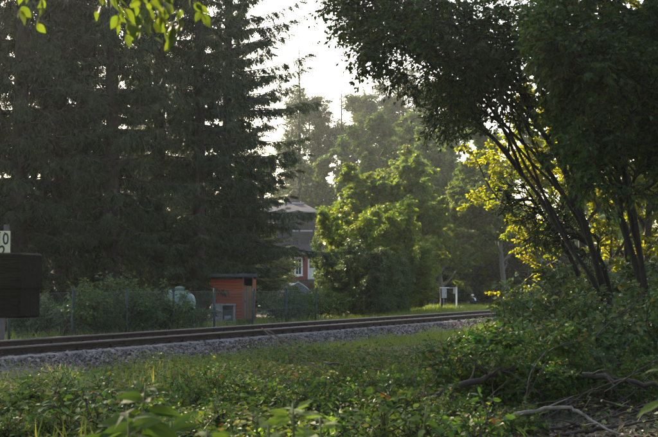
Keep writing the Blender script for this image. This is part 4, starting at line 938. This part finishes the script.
sapling(292, 384, 6.2, 'bright green leafy plant at the bottom edge near the picture middle', 'light', 30, .15, 4, .02)
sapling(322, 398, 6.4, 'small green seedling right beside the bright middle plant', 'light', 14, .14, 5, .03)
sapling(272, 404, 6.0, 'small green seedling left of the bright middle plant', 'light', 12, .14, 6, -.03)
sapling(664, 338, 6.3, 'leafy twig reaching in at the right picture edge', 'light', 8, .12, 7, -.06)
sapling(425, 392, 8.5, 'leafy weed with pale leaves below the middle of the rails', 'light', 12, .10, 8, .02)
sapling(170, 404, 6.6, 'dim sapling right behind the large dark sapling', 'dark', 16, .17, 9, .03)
def overhang():
    rng = np.random.default_rng(15); d = 6.2
    t = thing('overhanging_tree', 'yellow green backlit leafy twigs hanging in at the upper left', 'tree', (-2.9, d, float(gz(-2.9, d))-.03))
    tr = np.array([(0, 0, 0), (.04, 0, 1.4), (0, .05, 2.6), (.08, .05, 4.0), (.05, 0, 5.6)]); m = MB(); m.tube(tr, [.12, .10, .085, .06, .02], 10, rng=rng, rough=.06); m.build('trunk', M['bark_grey'], t, True)
    o0 = np.array([-2.9, d, float(gz(-2.9, d))-.03])
    def twig(par, pts, r, nl, L, droop, nm='twig'):
        P = np.array([at(*p)-o0 if len(p) == 3 and p[1] is not None else p for p in pts]); tt = np.linspace(0, 1, len(P)); t2 = np.linspace(0, 1, 10); Q = np.stack([np.interp(t2, tt, P[:, c]) for c in range(3)], -1); Q[1:-1] = (Q[:-2]+2*Q[1:-1]+Q[2:])/4
        m = MB(); m.tube(Q, np.linspace(r, .002, 10), 5); b = m.build(nm, M['bark_grey'], t, True)
        for k in range(nl):
            f = rng.uniform(.12, 1); p = np.array([np.interp(f, t2, Q[:, c]) for c in range(3)]); dv = np.array([rng.normal(.1, .6), rng.normal(0, .5), -droop*rng.uniform(.5, 1.4)])
            put_leaf(b, p, dv, L*.76*rng.uniform(.6, 1.2), 'over', rng, .9)
        return Q
    m = MB(); e = at(60, -22, d)-o0; e2 = at(215, -14, d)-o0
    m.tube([(.05, .05, 2.7), (.7, .02, 2.95), e, at(120, -22, d)-o0, e2], [.035, .028, .02, .014, .006], 7); m.build('branch', M['bark_grey'], t, True)
    twig(t, [(20, -24, d), (22, -4, d), (15, 10, d)], .004, 5, .085, .9)
    twig(t, [(30, -22, d), (42, 4, d), (34, 22, d)], .004, 5, .08, .9)
    twig(t, [(95, -20, d), (100, 0, d), (92, 10, d-.1)], .004, 4, .085, .9)
    twig(t, [(110, -20, d), (118, 10, d), (112, 30, d)], .005, 7, .09, .9)
    twig(t, [(120, -20, d), (140, 8, d), (136, 26, d)], .005, 9, .095, .9)
    twig(t, [(140, -20, d), (158, 8, d), (165, 30, d+.1)], .005, 11, .095, .9)
    twig(t, [(160, -18, d), (176, 12, d), (180, 34, d)], .005, 11, .09, 1.)
    twig(t, [(175, -18, d), (195, 0, d), (205, 18, d)], .004, 7, .085, .8)
    twig(t, [(120, -20, d+.2), (148, 2, d+.2), (185, 8, d+.2)], .005, 9, .09, .8)
    twig(t, [(130, -20, d-.1), (150, 16, d-.1), (152, 40, d-.1)], .005, 8, .10, .9)
    twig(t, [(150, -20, d-.1), (172, 20, d-.1), (174, 46, d-.1)], .005, 9, .095, .9)
    twig(t, [(100, -20, d), (128, 14, d), (122, 40, d)], .005, 6, .10, .9)
    # the rest of the crown, above the picture
    st = [((.05, .05, 2.5+.5*k), (math.cos(a), math.sin(a), .7), 1.6, .025, (0, 0, 0)) for k, a in enumerate((2.2, 3.6, 4.6, .9, 2.9, 5.6))]
    T = limb_tree(88, st, 2, 22, .10, M['overhang'], M['bark_grey'], kids=(8, 5), shrink=.45, twig_len=.3)
    for mm in T[0]: link(bpy.data.objects.new('limb', mm), t)
    link(bpy.data.objects.new('crown', T[1]), t)
overhang()

# ------------------------------------------------------------------ haze, which also stands in for lens glare
if HAZE > 0:
    m = bpy.data.materials.new('haze'); m.use_nodes = True; nt = m.node_tree
    for n in list(nt.nodes): nt.nodes.remove(n)
    out = nt.nodes.new('ShaderNodeOutputMaterial'); v = nt.nodes.new('ShaderNodeVolumePrincipled')
    v.inputs['Color'].default_value = (.86, .92, 1, 1); v.inputs['Density'].default_value = HAZE; v.inputs['Anisotropy'].default_value = .7
    nt.links.new(v.outputs[0], out.inputs['Volume'])
    mb = MB(); mb.box((-640, -640, -2), (640, 640, 34)); mb.build('haze', m, kind='stuff', label='thin pale haze in the forest air', category='haze')
